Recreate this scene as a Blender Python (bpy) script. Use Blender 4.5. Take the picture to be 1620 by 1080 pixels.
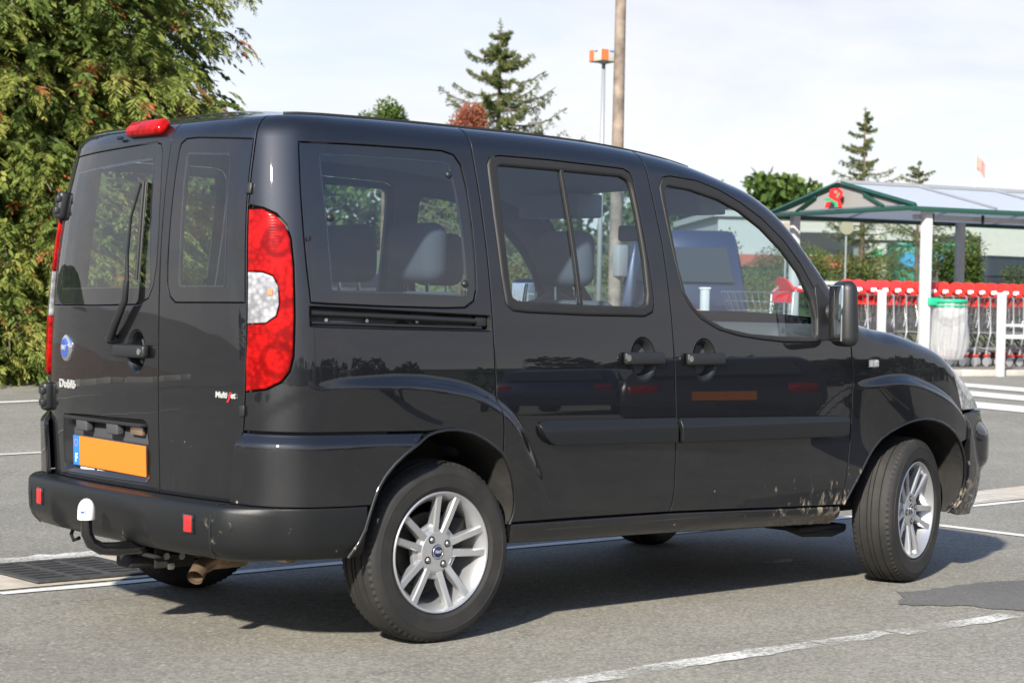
import bpy, bmesh, math, random
import numpy as np
from mathutils import Vector, Matrix
from mathutils.geometry import delaunay_2d_cdt
PI = math.pi
SC = bpy.context.scene
for _o in list(bpy.data.objects): bpy.data.objects.remove(_o)
COL = SC.collection

# ------------------------------------------------------------------ camera
CAM = np.array([-4.161, -5.912, 1.159]); YAW, PITCH, ROLL, FPX = .71984, -.020617, .020683, 3084.5
def cam_axes():
    f = Vector((math.sin(YAW)*math.cos(PITCH), math.cos(YAW)*math.cos(PITCH), math.sin(PITCH)))
    r = Vector((math.cos(YAW), -math.sin(YAW), 0)); u = r.cross(f)
    c, s = math.cos(ROLL), math.sin(ROLL)
    return c*r+s*u, -s*r+c*u, f
_r, _u, _f = cam_axes()
cd = bpy.data.cameras.new('camera'); co = bpy.data.objects.new('camera', cd); COL.objects.link(co)
co.matrix_world = Matrix(((_r.x, _u.x, -_f.x, CAM[0]), (_r.y, _u.y, -_f.y, CAM[1]), (_r.z, _u.z, -_f.z, CAM[2]), (0, 0, 0, 1)))
cd.sensor_width = 36; cd.lens = FPX/1620*36; cd.clip_end = 2000; cd.clip_start = .1
cd.dof.use_dof = True; cd.dof.focus_distance = 8.3; cd.dof.aperture_fstop = 6.3
SC.camera = co

# ------------------------------------------------------------------ sky, sun, exposure
SX, SY = 1.5, .85                       # ground shift of a shadow per metre of height
SUN_EL = math.atan(1/math.hypot(SX, SY))
w = bpy.data.worlds.new('World'); SC.world = w; w.use_nodes = True
nt = w.node_tree; nt.nodes.clear()
sky = nt.nodes.new('ShaderNodeTexSky'); sky.sky_type = 'NISHITA'; sky.sun_disc = False
sky.sun_elevation = SUN_EL; sky.sun_rotation = math.atan2(-SX, -SY)
sky.air_density = 1.0; sky.dust_density = .3; sky.ozone_density = 4.5
tc = nt.nodes.new('ShaderNodeTexCoord'); mp = nt.nodes.new('ShaderNodeMapping'); mp.inputs['Scale'].default_value = (1.0, 1.0, 3.2)
nz = nt.nodes.new('ShaderNodeTexNoise'); nz.inputs['Scale'].default_value = 2.6; nz.inputs['Detail'].default_value = 7; nz.inputs['Roughness'].default_value = .55
rp = nt.nodes.new('ShaderNodeValToRGB'); rp.color_ramp.elements[0].position = .36; rp.color_ramp.elements[1].position = .68
rp.color_ramp.elements[0].color = (.82, .82, .82, 1); rp.color_ramp.elements[1].color = (.97, .97, .97, 1)
mx = nt.nodes.new('ShaderNodeMix'); mx.data_type = 'RGBA'
mx.inputs['B'].default_value = (3.28, 3.12, 3.10, 1)
n2 = nt.nodes.new('ShaderNodeTexNoise'); n2.inputs['Scale'].default_value = 4.5; n2.inputs['Detail'].default_value = 8; n2.inputs['Roughness'].default_value = .6; n2.inputs['Distortion'].default_value = .4
r2 = nt.nodes.new('ShaderNodeValToRGB'); r2.color_ramp.elements[0].position = .40; r2.color_ramp.elements[1].position = .62
r2.color_ramp.elements[0].color = (.86, .90, .945, 1); r2.color_ramp.elements[1].color = (1.06, 1.03, 1.02, 1)
m2 = nt.nodes.new('ShaderNodeMix'); m2.data_type = 'RGBA'; m2.blend_type = 'MULTIPLY'; m2.inputs['Factor'].default_value = 1; m2.inputs['A'].default_value = (3.28, 3.12, 3.10, 1)
nt.links.new(mp.outputs['Vector'], n2.inputs['Vector']); nt.links.new(n2.outputs['Fac'], r2.inputs['Fac']); nt.links.new(r2.outputs['Color'], m2.inputs['B']); nt.links.new(m2.outputs['Result'], mx.inputs['B'])
bg = nt.nodes.new('ShaderNodeBackground'); bg.inputs['Strength'].default_value = .14
ow = nt.nodes.new('ShaderNodeOutputWorld'); lk = nt.links.new
lk(tc.outputs['Generated'], mp.inputs['Vector']); lk(mp.outputs['Vector'], nz.inputs['Vector']); lk(nz.outputs['Fac'], rp.inputs['Fac'])
sz = nt.nodes.new('ShaderNodeSeparateXYZ'); zr = nt.nodes.new('ShaderNodeMapRange'); zr.inputs['From Min'].default_value = .17; zr.inputs['From Max'].default_value = .55; zr.inputs['To Min'].default_value = 1.0; zr.inputs['To Max'].default_value = .12
mm = nt.nodes.new('ShaderNodeMath'); mm.operation = 'MULTIPLY'      # thin cloud, thickest towards the horizon
lk(tc.outputs['Generated'], sz.inputs[0]); lk(sz.outputs['Z'], zr.inputs['Value']); lk(rp.outputs['Color'], mm.inputs[0]); lk(zr.outputs['Result'], mm.inputs[1])
lk(sky.outputs['Color'], mx.inputs['A']); lk(mm.outputs[0], mx.inputs['Factor']); lk(mx.outputs['Result'], bg.inputs['Color']); lk(bg.outputs['Background'], ow.inputs['Surface'])
sd = bpy.data.lights.new('sun', 'SUN'); sd.energy = 5.0; sd.angle = math.radians(2.0); sd.color = (1, .94, .83)
so = bpy.data.objects.new('sun', sd); COL.objects.link(so)
so.rotation_euler = Vector((SX, SY, -1)).to_track_quat('-Z', 'Y').to_euler(); so.location = (-20, -12, 20)
SC.view_settings.view_transform = 'Standard'; SC.view_settings.look = 'None'; SC.view_settings.gamma = 1
SC.view_settings.use_curve_mapping = False; SC.view_settings.exposure = .98
SC.render.engine = 'CYCLES'

# ------------------------------------------------------------------ materials
def nn(t, kind, **kw):
    n = t.nodes.new('ShaderNode'+kind)
    for k, v in kw.items():
        if k in n.inputs: n.inputs[k].default_value = v
        else: setattr(n, k, v)
    return n
MATS = {}
def mat(name, col, rough=.5, metal=0, coat=0, var=0, vscale=8, bump=0, bscale=60, spec=.5, dirt=None, emit=None, alpha=None):
    m = bpy.data.materials.new(name); m.use_nodes = True; t = m.node_tree
    b = t.nodes['Principled BSDF']
    b.inputs['Base Color'].default_value = (*col, 1); b.inputs['Roughness'].default_value = rough; b.inputs['Metallic'].default_value = metal
    b.inputs['Coat Weight'].default_value = coat; b.inputs['Coat Roughness'].default_value = .02; b.inputs['Specular IOR Level'].default_value = spec
    tcn = nn(t, 'TexCoord'); L = t.links.new
    if var:
        n = nn(t, 'TexNoise', Scale=vscale, Detail=5.0); r = nn(t, 'MapRange'); r.inputs['From Min'].default_value = .3; r.inputs['From Max'].default_value = .7
        r.inputs['To Min'].default_value = 1-var; r.inputs['To Max'].default_value = 1+var
        L(tcn.outputs['Object'], n.inputs['Vector']); L(n.outputs['Fac'], r.inputs['Value'])
        h = nn(t, 'Mix', data_type='RGBA', blend_type='MULTIPLY'); h.inputs['Factor'].default_value = 1; h.inputs['A'].default_value = (*col, 1)
        L(r.outputs['Result'], h.inputs['B']); L(h.outputs['Result'], b.inputs['Base Color'])
    if bump:
        n = nn(t, 'TexNoise', Scale=bscale, Detail=4.0); bm = nn(t, 'Bump', Strength=bump, Distance=.01)
        L(tcn.outputs['Object'], n.inputs['Vector']); L(n.outputs['Fac'], bm.inputs['Height']); L(bm.outputs['Normal'], b.inputs['Normal'])
    MATS[name] = m
    return m
def glass_mat(name, tint, refl=1.0, ior=1.5, rough=0.0):
    m = bpy.data.materials.new(name); m.use_nodes = True; t = m.node_tree; t.nodes.clear(); L = t.links.new
    o = nn(t, 'OutputMaterial'); tr = nn(t, 'BsdfTransparent', Color=(*tint, 1)); g = nn(t, 'BsdfGlossy', Roughness=rough, Color=(refl, refl, refl, 1))
    f = nn(t, 'Fresnel', IOR=ior); mxs = nn(t, 'MixShader')
    ge = nn(t, 'NewGeometry'); mr_ = nn(t, 'MapRange'); mr_.inputs['To Min'].default_value = ior; mr_.inputs['To Max'].default_value = 1/ior
    L(ge.outputs['Backfacing'], mr_.inputs['Value']); L(mr_.outputs['Result'], f.inputs['IOR'])   # a thin pane reflects alike from both faces
    L(f.outputs[0], mxs.inputs[0]); L(tr.outputs[0], mxs.inputs[1]); L(g.outputs[0], mxs.inputs[2]); L(mxs.outputs[0], o.inputs['Surface'])
    MATS[name] = m
    return m

# ------------------------------------------------------------------ objects
def link(o, parent=None):
    COL.objects.link(o)
    if parent is not None: o.parent = parent
    return o
def thing(name, label, cat, loc=(0, 0, 0), rz=0, group=None, kind=None):
    o = bpy.data.objects.new(name, None); link(o); o.location = loc; o.rotation_euler = (0, 0, rz); o.empty_display_size = .1
    return tag(o, label, cat, group, kind)
def tag(o, label=None, cat=None, group=None, kind=None):
    if label: o['label'] = label
    if cat: o['category'] = cat
    if group: o['group'] = group
    if kind: o['kind'] = kind
    return o
def mesh_obj(name, verts, faces, m, parent=None, smooth=False, normals=None, angle=None):
    me = bpy.data.meshes.new(name)
    me.from_pydata([tuple(map(float, v)) for v in verts], [], [tuple(map(int, f)) for f in faces]); me.update()
    if m is not None: me.materials.append(MATS[m] if isinstance(m, str) else m)
    if smooth or normals is not None: me.polygons.foreach_set('use_smooth', [True]*len(me.polygons))
    if normals is not None: me.normals_split_custom_set_from_vertices([tuple(map(float, n)) for n in normals])
    if angle is not None: me.set_sharp_from_angle(angle=math.radians(angle))
    return link(bpy.data.objects.new(name, me), parent)
class MB:
    "collects shapes into one mesh"
    def __init__(s): s.v = []; s.f = []
    def add(s, v, f):
        k = len(s.v); s.v += [tuple(x) for x in v]; s.f += [tuple(i+k for i in q) for q in f]; return s
    def box(s, c, d, rz=0, M=None):
        x, y, z = d[0]/2, d[1]/2, d[2]/2
        v = [Vector((a*x, b*y, e*z)) for a in (-1, 1) for b in (-1, 1) for e in (-1, 1)]
        R = Matrix.Rotation(rz, 3, 'Z') if M is None else M
        return s.add([R@q+Vector(c) for q in v], [(0, 1, 3, 2), (4, 6, 7, 5), (0, 4, 5, 1), (2, 3, 7, 6), (0, 2, 6, 4), (1, 5, 7, 3)])
    def rbox(s, c, d, r=.02, n=3, M=None):
        "box with rounded vertical+horizontal edges (superellipsoid grid)"
        bm = bmesh.new(); bmesh.ops.create_cube(bm, size=1)
        for q in bm.verts: q.co = Vector((q.co.x*d[0], q.co.y*d[1], q.co.z*d[2]))
        bmesh.ops.bevel(bm, geom=bm.edges[:], offset=r, segments=n, profile=.5, affect='EDGES')
        R = Matrix.Identity(3) if M is None else M
        bm.verts.index_update(); vv = [R@q.co+Vector(c) for q in bm.verts]; ff = [[q.index for q in f.verts] for f in bm.faces]; bm.free()
        return s.add(vv, ff)
    def tube(s, pts, r, n=8, cap=True, closed=False):
        pts = [Vector(q) for q in pts]; N = len(pts); rr = r if hasattr(r, '__len__') else [r]*N
        ring = []; up = None
        for i, q in enumerate(pts):
            a = pts[(i-1) % N] if (closed or i) else q; b = pts[(i+1) % N] if (closed or i < N-1) else q
            d = (b-a).normalized()
            if up is None: up = Vector((0, 0, 1)) if abs(d.z) < .9 else Vector((1, 0, 0))
            x = d.cross(up).normalized(); up = x.cross(d).normalized()
            ring.append([q+(x*math.cos(2*PI*k/n)+up*math.sin(2*PI*k/n))*rr[i] for k in range(n)])
        v = [q for g in ring for q in g]; f = []
        for i in range(N if closed else N-1):
            j = (i+1) % N
            for k in range(n): f.append((i*n+k, i*n+(k+1) % n, j*n+(k+1) % n, j*n+k))
        if cap and not closed: f += [tuple(range(n))[::-1], tuple(range((N-1)*n, N*n))]
        return s.add(v, f)
    def cyl(s, a, b, r, n=16, r2=None): return s.tube([a, b], [r, r if r2 is None else r2], n)
    def lathe(s, prof, n=48, axis='y', c=(0, 0, 0), close=False):
        v = []; f = []; m = len(prof)
        for k in range(n):
            a = 2*PI*k/n
            for q in prof:
                r, h = q(k) if callable(q) else q
                p_ = (r*math.cos(a), h, r*math.sin(a)) if axis == 'y' else ((r*math.cos(a), r*math.sin(a), h) if axis == 'z' else (h, r*math.cos(a), r*math.sin(a)))
                v.append(Vector(p_)+Vector(c))
        for k in range(n):
            j = (k+1) % n
            for i in range(m-1): f.append((k*m+i, k*m+i+1, j*m+i+1, j*m+i))
        return s.add(v, f)
    def prism(s, poly, o, e1, e2, h):
        "polygon in the plane (e1,e2) at o, extruded by vector h"
        o, e1, e2, h = Vector(o), Vector(e1), Vector(e2), Vector(h); n = len(poly)
        v = [o+e1*a+e2*b for a, b in poly]; v += [q+h for q in v]
        return s.add(v, [tuple(range(n))[::-1], tuple(range(n, 2*n))]+[(i, (i+1) % n, n+(i+1) % n, n+i) for i in range(n)])
    def build(s, name, m, parent=None, smooth=False, angle=None, fix=True):
        o = mesh_obj(name, s.v, s.f, m, parent, smooth, angle=angle)
        if fix:
            bm = bmesh.new(); bm.from_mesh(o.data); bmesh.ops.recalc_face_normals(bm, faces=bm.faces[:]); bm.to_mesh(o.data); bm.free()
            if smooth and angle is not None: o.data.set_sharp_from_angle(angle=math.radians(angle))
        return o
def copy_tree(o, parent=None):
    c = o.copy(); link(c)
    if parent is not None: c.parent = parent
    for ch in list(o.children): copy_tree(ch, c)
    return c
def text_obj(name, s, size, m, parent, M, extrude=.002, shear=0, bold=0):
    cu = bpy.data.curves.new(name, 'FONT'); cu.body = s; cu.size = size; cu.extrude = extrude; cu.align_x = 'CENTER'; cu.align_y = 'CENTER'; cu.shear = shear; cu.offset = bold; cu.resolution_u = 3
    t = bpy.data.objects.new('txt', cu); COL.objects.link(t)
    dg = bpy.context.evaluated_depsgraph_get(); me = bpy.data.meshes.new_from_object(t.evaluated_get(dg))
    bpy.data.objects.remove(t); bpy.data.curves.remove(cu)
    me.transform(M); me.materials.clear(); me.materials.append(MATS[m])
    return link(bpy.data.objects.new(name, me), parent)
RNG = random.Random(7)
def noise2(x, y, s=1.0):
    from mathutils import noise
    return noise.noise(Vector((x*s, y*s, 3.1)))
# ------------------------------------------------------------------ palette
mat('rubber', (.012, .012, .012), .6, var=.15); mat('black_plastic', (.011, .012, .013), .45, bump=.08, bscale=400)
mat('gloss_black', (.006, .006, .007), .02); MATS['gloss_black'].node_tree.nodes['Principled BSDF'].inputs['IOR'].default_value = 1.8; mat('seal_black', (.008, .008, .008), .8)
mat('trim_grey', (.045, .047, .052), .7); mat('seat_fabric', (.055, .065, .085), .9, bump=.1, bscale=300)
mat('headliner', (.22, .23, .24), .9); mat('dash', (.06, .062, .066), .7)
mat('alloy', (.46, .465, .475), .30, .7, var=.06, vscale=20); mat('steel', (.35, .34, .33), .35, .9, var=.2, vscale=30); mat('chrome', (.8, .8, .8), .08, 1)
mat('rust_pipe', (.42, .30, .20), .35, .8, var=.25, vscale=25); mat('white_plastic', (.82, .82, .80), .35)
mat('blue_badge', (.02, .07, .32), .2, coat=.5); mat('plate_orange', (.60, .165, .012), .45); mat('plate_blue', (.02, .16, .62), .4)
mat('red_lens', (.55, .012, .012), .10, spec=.2); mat('red_lens_dark', (.26, .005, .006), .15, coat=1); mat('clear_lens', (.62, .62, .62), .15, .35, coat=1); mat('red_reflector', (.62, .02, .02), .25)
mat('red_text', (.6, .02, .02), .4); mat('silver_text', (.72, .72, .70), .25, .6)
mat('white_paint_metal', (.50, .50, .505), .4, var=.04); mat('green_paint', (.012, .055, .04), .4); mat('bright_green', (.015, .36, .19), .4)
mat('trolley_red', (.72, .025, .018), .35, coat=.3); mat('wire_steel', (.36, .37, .39), .35, .8); mat('logo_red', (.72, .02, .02), .5); mat('logo_green', (.03, .33, .15), .5)
mat('concrete', (.40, .35, .28), .9, var=.2, vscale=9, bump=.25, bscale=90); mat('kerb_stone', (.38, .36, .32), .9, var=.12, vscale=5)
mat('soil', (.15, .095, .06), 1, var=.4, vscale=3, bump=.5, bscale=20); mat('cast_iron', (.10, .095, .09), .5, .6, var=.3, vscale=30)
mat('bark', (.12, .085, .06), .95, var=.35, vscale=12, bump=.6, bscale=30); mat('pole_concrete', (.19, .15, .12), .9, var=.55, vscale=5, bump=.2, bscale=30)
mat('grey_metal', (.38, .39, .40), .4, .5); mat('building_white', (.33, .34, .335), .8, var=.05); mat('building_grey', (.30, .31, .32), .8); mat('window_dark', (.03, .035, .04), .1)
mat('lamp_orange', (.50, .14, .04), .5); mat('lamp_white', (.42, .41, .37), .5); mat('bin_blue', (.03, .22, .42), .5); mat('bin_green', (.02, .20, .16), .5)
mat('brick_red', (.30, .08, .05), .8); mat('mural_green', (.02, .25, .13), .6); mat('mural_teal', (.12, .48, .42), .6); mat('pale_yellow', (.24, .22, .16), .6)
mat('car_black', (.012, .012, .014), .25, coat=1); mat('car_silver', (.42, .43, .45), .3, .6, coat=1); mat('car_navy', (.02, .03, .07), .3, .3, coat=1); mat('car_white', (.7, .7, .7), .3, coat=1); mat('car_red', (.35, .02, .02), .3, coat=1)
mat('grass_green', (.07, .10, .03), 1, var=.4, vscale=2)
mat('mud_liner', (.016, .015, .013), .9, var=.5, vscale=9, bump=.3, bscale=40); mat('mirror_glass', (.75, .75, .75), .03, 1)
glass_mat('glass_tint', (.72, .80, .83), 1.0, 1.85); glass_mat('glass_clear', (.78, .87, .90), 1.0, 1.8); glass_mat('shelter_glass', (.86, .90, .88), .9, 1.25)
def paint_material():
    m = mat('van_paint', (.013, .013, .014), .55, 1.0, coat=1.0, spec=.3); t = m.node_tree; b = t.nodes['Principled BSDF']; L = t.links.new
    b.inputs['Coat Roughness'].default_value = .015; b.inputs['Coat IOR'].default_value = 1.60
    c = nn(t, 'TexCoord'); fl = nn(t, 'TexVoronoi', Scale=2500.0)
    cr = nn(t, 'MapRange'); cr.inputs['To Min'].default_value = .7; cr.inputs['To Max'].default_value = 1.35
    L(c.outputs['Object'], fl.inputs['Vector']); L(fl.outputs['Color'], cr.inputs['Value'])
    base = nn(t, 'Mix', data_type='RGBA', blend_type='MULTIPLY'); base.inputs['Factor'].default_value = 1; base.inputs['A'].default_value = (.0200, .0208, .0240, 1)
    L(cr.outputs['Result'], base.inputs['B'])
    # dried mud thrown up behind the wheels: low on the body, thickest near x=2.0 and behind x=-.35
    sp = nn(t, 'SeparateXYZ'); L(c.outputs['Object'], sp.inputs[0])
    def rng(src, a, b_, x=0., y=1.):
        r = nn(t, 'MapRange'); r.inputs['From Min'].default_value = a; r.inputs['From Max'].default_value = b_; r.inputs['To Min'].default_value = x; r.inputs['To Max'].default_value = y; L(src, r.inputs['Value']); return r.outputs['Result']
    def mul(a, b_):
        k = nn(t, 'Math', operation='MULTIPLY'); L(a, k.inputs[0]); L(b_, k.inputs[1]); return k.outputs[0]
    low = rng(sp.outputs['Z'], .56, .36); fx = rng(sp.outputs['X'], 1.45, 2.05); film_z = rng(sp.outputs['Z'], .75, .35)
    n1 = nn(t, 'TexNoise', Scale=26.0, Detail=8.0, Roughness=.68); mpn = nn(t, 'Mapping'); mpn.inputs['Scale'].default_value = (1, 1, .55); mpn.inputs['Rotation'].default_value = (0, .5, 0)
    L(c.outputs['Object'], mpn.inputs['Vector']); L(mpn.outputs['Vector'], n1.inputs['Vector'])
    lf = mul(low, fx)
    th = nn(t, 'Math', operation='MULTIPLY_ADD'); L(lf, th.inputs[0]); th.inputs[1].default_value = .22; L(n1.outputs['Fac'], th.inputs[2])
    splash = rng(th.outputs[0], .67, .80)
    splash = mul(splash, rng(lf, .0, .15))
    n2 = nn(t, 'TexNoise', Scale=5.0, Detail=6.0); L(c.outputs['Object'], n2.inputs['Vector'])
    film = mul(mul(film_z, rng(n2.outputs['Fac'], .35, .75)), rng(n2.outputs['Fac'], 0, 1, .06, .06))
    n3 = nn(t, 'TexVoronoi', Scale=16.0); L(c.outputs['Object'], n3.inputs['Vector']); n4 = nn(t, 'TexNoise', Scale=7.0); L(c.outputs['Object'], n4.inputs['Vector'])
    speck = mul(mul(rng(n3.outputs['Distance'], .085, .05), rng(n4.outputs['Fac'], .58, .62)), rng(sp.outputs['Z'], .75, .55))
    mxx = nn(t, 'Math', operation='MAXIMUM'); L(splash, mxx.inputs[0]); L(film, mxx.inputs[1]); mx2 = nn(t, 'Math', operation='MAXIMUM'); L(mxx.outputs[0], mx2.inputs[0]); L(speck, mx2.inputs[1])
    col = nn(t, 'Mix', data_type='RGBA'); L(mx2.outputs[0], col.inputs['Factor']); L(base.outputs['Result'], col.inputs['A']); col.inputs['B'].default_value = (.24, .20, .155, 1); L(col.outputs['Result'], b.inputs['Base Color'])
    L(rng(mx2.outputs[0], 0, .6, 1.0, 0.), b.inputs['Metallic']); L(rng(mx2.outputs[0], 0, .5, .55, .9), b.inputs['Roughness']); L(rng(mx2.outputs[0], 0, .5, 1., 0.), b.inputs['Coat Weight'])
paint_material()
def bumper_material():
    m = mat('bumper_plastic', (.0075, .0082, .009), .42, spec=.35); t = m.node_tree; b = t.nodes['Principled BSDF']; L = t.links.new; c = nn(t, 'TexCoord')
    n = nn(t, 'TexNoise', Scale=900.0, Detail=2.0); bp = nn(t, 'Bump', Strength=.12, Distance=.003); L(c.outputs['Object'], n.inputs['Vector']); L(n.outputs['Fac'], bp.inputs['Height']); L(bp.outputs['Normal'], b.inputs['Normal'])
    n1 = nn(t, 'TexNoise', Scale=11.0, Detail=7.0, Roughness=.7); L(c.outputs['Object'], n1.inputs['Vector']); sp = nn(t, 'SeparateXYZ'); L(c.outputs['Object'], sp.inputs[0])
    r1 = nn(t, 'MapRange'); r1.inputs['From Min'].default_value = .64; r1.inputs['From Max'].default_value = .72; L(n1.outputs['Fac'], r1.inputs['Value'])
    r2 = nn(t, 'MapRange'); r2.inputs['From Min'].default_value = .48; r2.inputs['From Max'].default_value = .38; L(sp.outputs['Z'], r2.inputs['Value'])
    k = nn(t, 'Math', operation='MULTIPLY'); L(r1.outputs['Result'], k.inputs[0]); L(r2.outputs['Result'], k.inputs[1])
    mxn = nn(t, 'Mix', data_type='RGBA'); L(k.outputs[0], mxn.inputs['Factor']); mxn.inputs['A'].default_value = (.0075, .0082, .009, 1); mxn.inputs['B'].default_value = (.22, .19, .15, 1); L(mxn.outputs['Result'], b.inputs['Base Color'])
bumper_material()
def lens_material():
    for nm, c1, c2 in (('red_lens', (.46, .006, .005), (.16, .002, .002)), ('clear_lens', (.55, .55, .56), (.20, .20, .21))):
        m = MATS[nm]; t = m.node_tree; b = t.nodes['Principled BSDF']; L = t.links.new; c = nn(t, 'TexCoord')
        wv = nn(t, 'TexVoronoi', Scale=55.0, feature='F1'); L(c.outputs['Object'], wv.inputs['Vector'])
        n = nn(t, 'TexNoise', Scale=14.0, Detail=2.0); L(c.outputs['Object'], n.inputs['Vector'])
        a = nn(t, 'Math', operation='MULTIPLY_ADD'); L(wv.outputs['Distance'], a.inputs[0]); a.inputs[1].default_value = .55; L(n.outputs['Fac'], a.inputs[2])
        r = nn(t, 'MapRange'); r.inputs['From Min'].default_value = .45; r.inputs['From Max'].default_value = 1.0; L(a.outputs[0], r.inputs['Value'])
        mxn = nn(t, 'Mix', data_type='RGBA'); L(r.outputs['Result'], mxn.inputs['Factor']); mxn.inputs['A'].default_value = (*c1, 1); mxn.inputs['B'].default_value = (*c2, 1); L(mxn.outputs['Result'], b.inputs['Base Color'])
        if nm == 'red_lens':      # shading of reflector bowls painted into the colour as dark rings
            ab = nn(t, 'VectorMath', operation='MULTIPLY'); ab.inputs[1].default_value = (1, 1, 1); av = nn(t, 'VectorMath', operation='ABSOLUTE'); L(c.outputs['Object'], av.inputs[0])
            last = mxn.outputs['Result']
            for cc, r0 in (((.625, .735, 1.338), .046), ((.640, .765, .958), .050)):
                ds = nn(t, 'VectorMath', operation='DISTANCE'); L(av.outputs[0], ds.inputs[0]); ds.inputs[1].default_value = cc
                k1 = nn(t, 'MapRange'); k1.interpolation_type = 'SMOOTHSTEP'; k1.inputs['From Min'].default_value = r0-.022; k1.inputs['From Max'].default_value = r0; L(ds.outputs['Value'], k1.inputs['Value'])
                k2 = nn(t, 'MapRange'); k2.interpolation_type = 'SMOOTHSTEP'; k2.inputs['From Min'].default_value = r0+.020; k2.inputs['From Max'].default_value = r0+.004; L(ds.outputs['Value'], k2.inputs['Value'])
                km = nn(t, 'Math', operation='MULTIPLY'); L(k1.outputs['Result'], km.inputs[0]); L(k2.outputs['Result'], km.inputs[1]); kn = nn(t, 'Math', operation='MULTIPLY'); L(km.outputs[0], kn.inputs[0]); kn.inputs[1].default_value = .72
                mz = nn(t, 'Mix', data_type='RGBA'); L(kn.outputs[0], mz.inputs['Factor']); L(last, mz.inputs['A']); mz.inputs['B'].default_value = (.10, .001, .001, 1); last = mz.outputs['Result']
            L(last, b.inputs['Base Color'])
        ws = nn(t, 'TexWave', Scale=34.0, bands_direction='Z'); L(c.outputs['Object'], ws.inputs['Vector']); bp = nn(t, 'Bump', Strength=.05, Distance=.002); L(ws.outputs['Fac'], bp.inputs['Height']); L(bp.outputs['Normal'], b.inputs['Normal'])
lens_material()
def tyre_material():
    m = mat('tyre', (.028, .027, .026), .75); t = m.node_tree; b = t.nodes['Principled BSDF']; L = t.links.new; c = nn(t, 'TexCoord')
    n = nn(t, 'TexNoise', Scale=9.0, Detail=6.0); L(c.outputs['Object'], n.inputs['Vector']); r = nn(t, 'MapRange'); r.inputs['From Min'].default_value = .4; r.inputs['From Max'].default_value = .75; L(n.outputs['Fac'], r.inputs['Value'])
    mxn = nn(t, 'Mix', data_type='RGBA'); L(r.outputs['Result'], mxn.inputs['Factor']); mxn.inputs['A'].default_value = (.010, .0098, .0095, 1); mxn.inputs['B'].default_value = (.024, .0215, .019, 1); L(mxn.outputs['Result'], b.inputs['Base Color'])
tyre_material()
def asphalt_material(nm, base, light, grain=1.0):
    m = mat(nm, base, .88); t = m.node_tree; b = t.nodes['Principled BSDF']; L = t.links.new; c = nn(t, 'TexCoord')
    v = nn(t, 'TexVoronoi', Scale=95.0); L(c.outputs['Object'], v.inputs['Vector'])
    n1 = nn(t, 'TexNoise', Scale=170.0, Detail=3.0, Roughness=.7); L(c.outputs['Object'], n1.inputs['Vector'])
    n2 = nn(t, 'TexNoise', Scale=1.1, Detail=6.0, Roughness=.6); L(c.outputs['Object'], n2.inputs['Vector'])
    n3 = nn(t, 'TexNoise', Scale=.16, Detail=4.0); L(c.outputs['Object'], n3.inputs['Vector'])
    def rng(src, a, b_, x, y):
        r = nn(t, 'MapRange'); r.inputs['From Min'].default_value = a; r.inputs['From Max'].default_value = b_; r.inputs['To Min'].default_value = x; r.inputs['To Max'].default_value = y; L(src, r.inputs['Value']); return r.outputs['Result']
    def mul(a, b_):
        k = nn(t, 'Math', operation='MULTIPLY'); L(a, k.inputs[0]); L(b_, k.inputs[1]); return k.outputs[0]
    sepc = nn(t, 'SeparateColor'); L(v.outputs['Color'], sepc.inputs[0])
    g = mul(rng(sepc.outputs[0], 0, 1, 1-.32*grain, 1+.32*grain), rng(n1.outputs['Fac'], .25, .75, 1-.3*grain, 1+.3*grain))
    g = mul(g, rng(n2.outputs['Fac'], .3, .7, .86, 1.12)); g = mul(g, rng(n3.outputs['Fac'], .3, .7, .84, 1.14))
    h = nn(t, 'Mix', data_type='RGBA', blend_type='MULTIPLY'); h.inputs['Factor'].default_value = 1; h.inputs['A'].default_value = (*base, 1); L(g, h.inputs['B'])
    # old oil drips and fine cracks
    so_ = nn(t, 'TexVoronoi', Scale=.55); L(c.outputs['Object'], so_.inputs['Vector']); nd = nn(t, 'TexNoise', Scale=9.0, Detail=4.0); L(c.outputs['Object'], nd.inputs['Vector'])
    dd = nn(t, 'Math', operation='MULTIPLY_ADD'); L(nd.outputs['Fac'], dd.inputs[0]); dd.inputs[1].default_value = .16; L(so_.outputs['Distance'], dd.inputs[2])
    wv = nn(t, 'TexNoise', Scale=2.2, Detail=5.0); L(c.outputs['Object'], wv.inputs['Vector']); vm = nn(t, 'VectorMath', operation='MULTIPLY_ADD'); L(wv.outputs['Color'], vm.inputs[0]); vm.inputs[1].default_value = (.9, .9, .9); L(c.outputs['Object'], vm.inputs[2])
    ck = nn(t, 'TexVoronoi', Scale=.42, feature='DISTANCE_TO_EDGE'); L(vm.outputs[0], ck.inputs['Vector']); ckm = mul(rng(ck.outputs['Distance'], .0010, .0035, .74, 1.0), rng(dd.outputs[0], .13, .24, .72, 1.0))
    h0 = nn(t, 'Mix', data_type='RGBA', blend_type='MULTIPLY'); h0.inputs['Factor'].default_value = 1; L(h.outputs['Result'], h0.inputs['A']); L(ckm, h0.inputs['B']); h = h0
    n4 = nn(t, 'TexVoronoi', Scale=38.0); L(c.outputs['Object'], n4.inputs['Vector']); sc2 = nn(t, 'SeparateColor'); L(n4.outputs['Color'], sc2.inputs[0])
    st = mul(rng(n4.outputs['Distance'], .30, .22, 0, 1), rng(sc2.outputs[1], .86, .90, 0, .8))
    m2 = nn(t, 'Mix', data_type='RGBA'); L(st, m2.inputs['Factor']); L(h.outputs['Result'], m2.inputs['A']); m2.inputs['B'].default_value = (*light, 1); L(m2.outputs['Result'], b.inputs['Base Color'])
    bp = nn(t, 'Bump', Strength=.5, Distance=.004); L(n1.outputs['Fac'], bp.inputs['Height']); L(bp.outputs['Normal'], b.inputs['Normal'])
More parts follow.
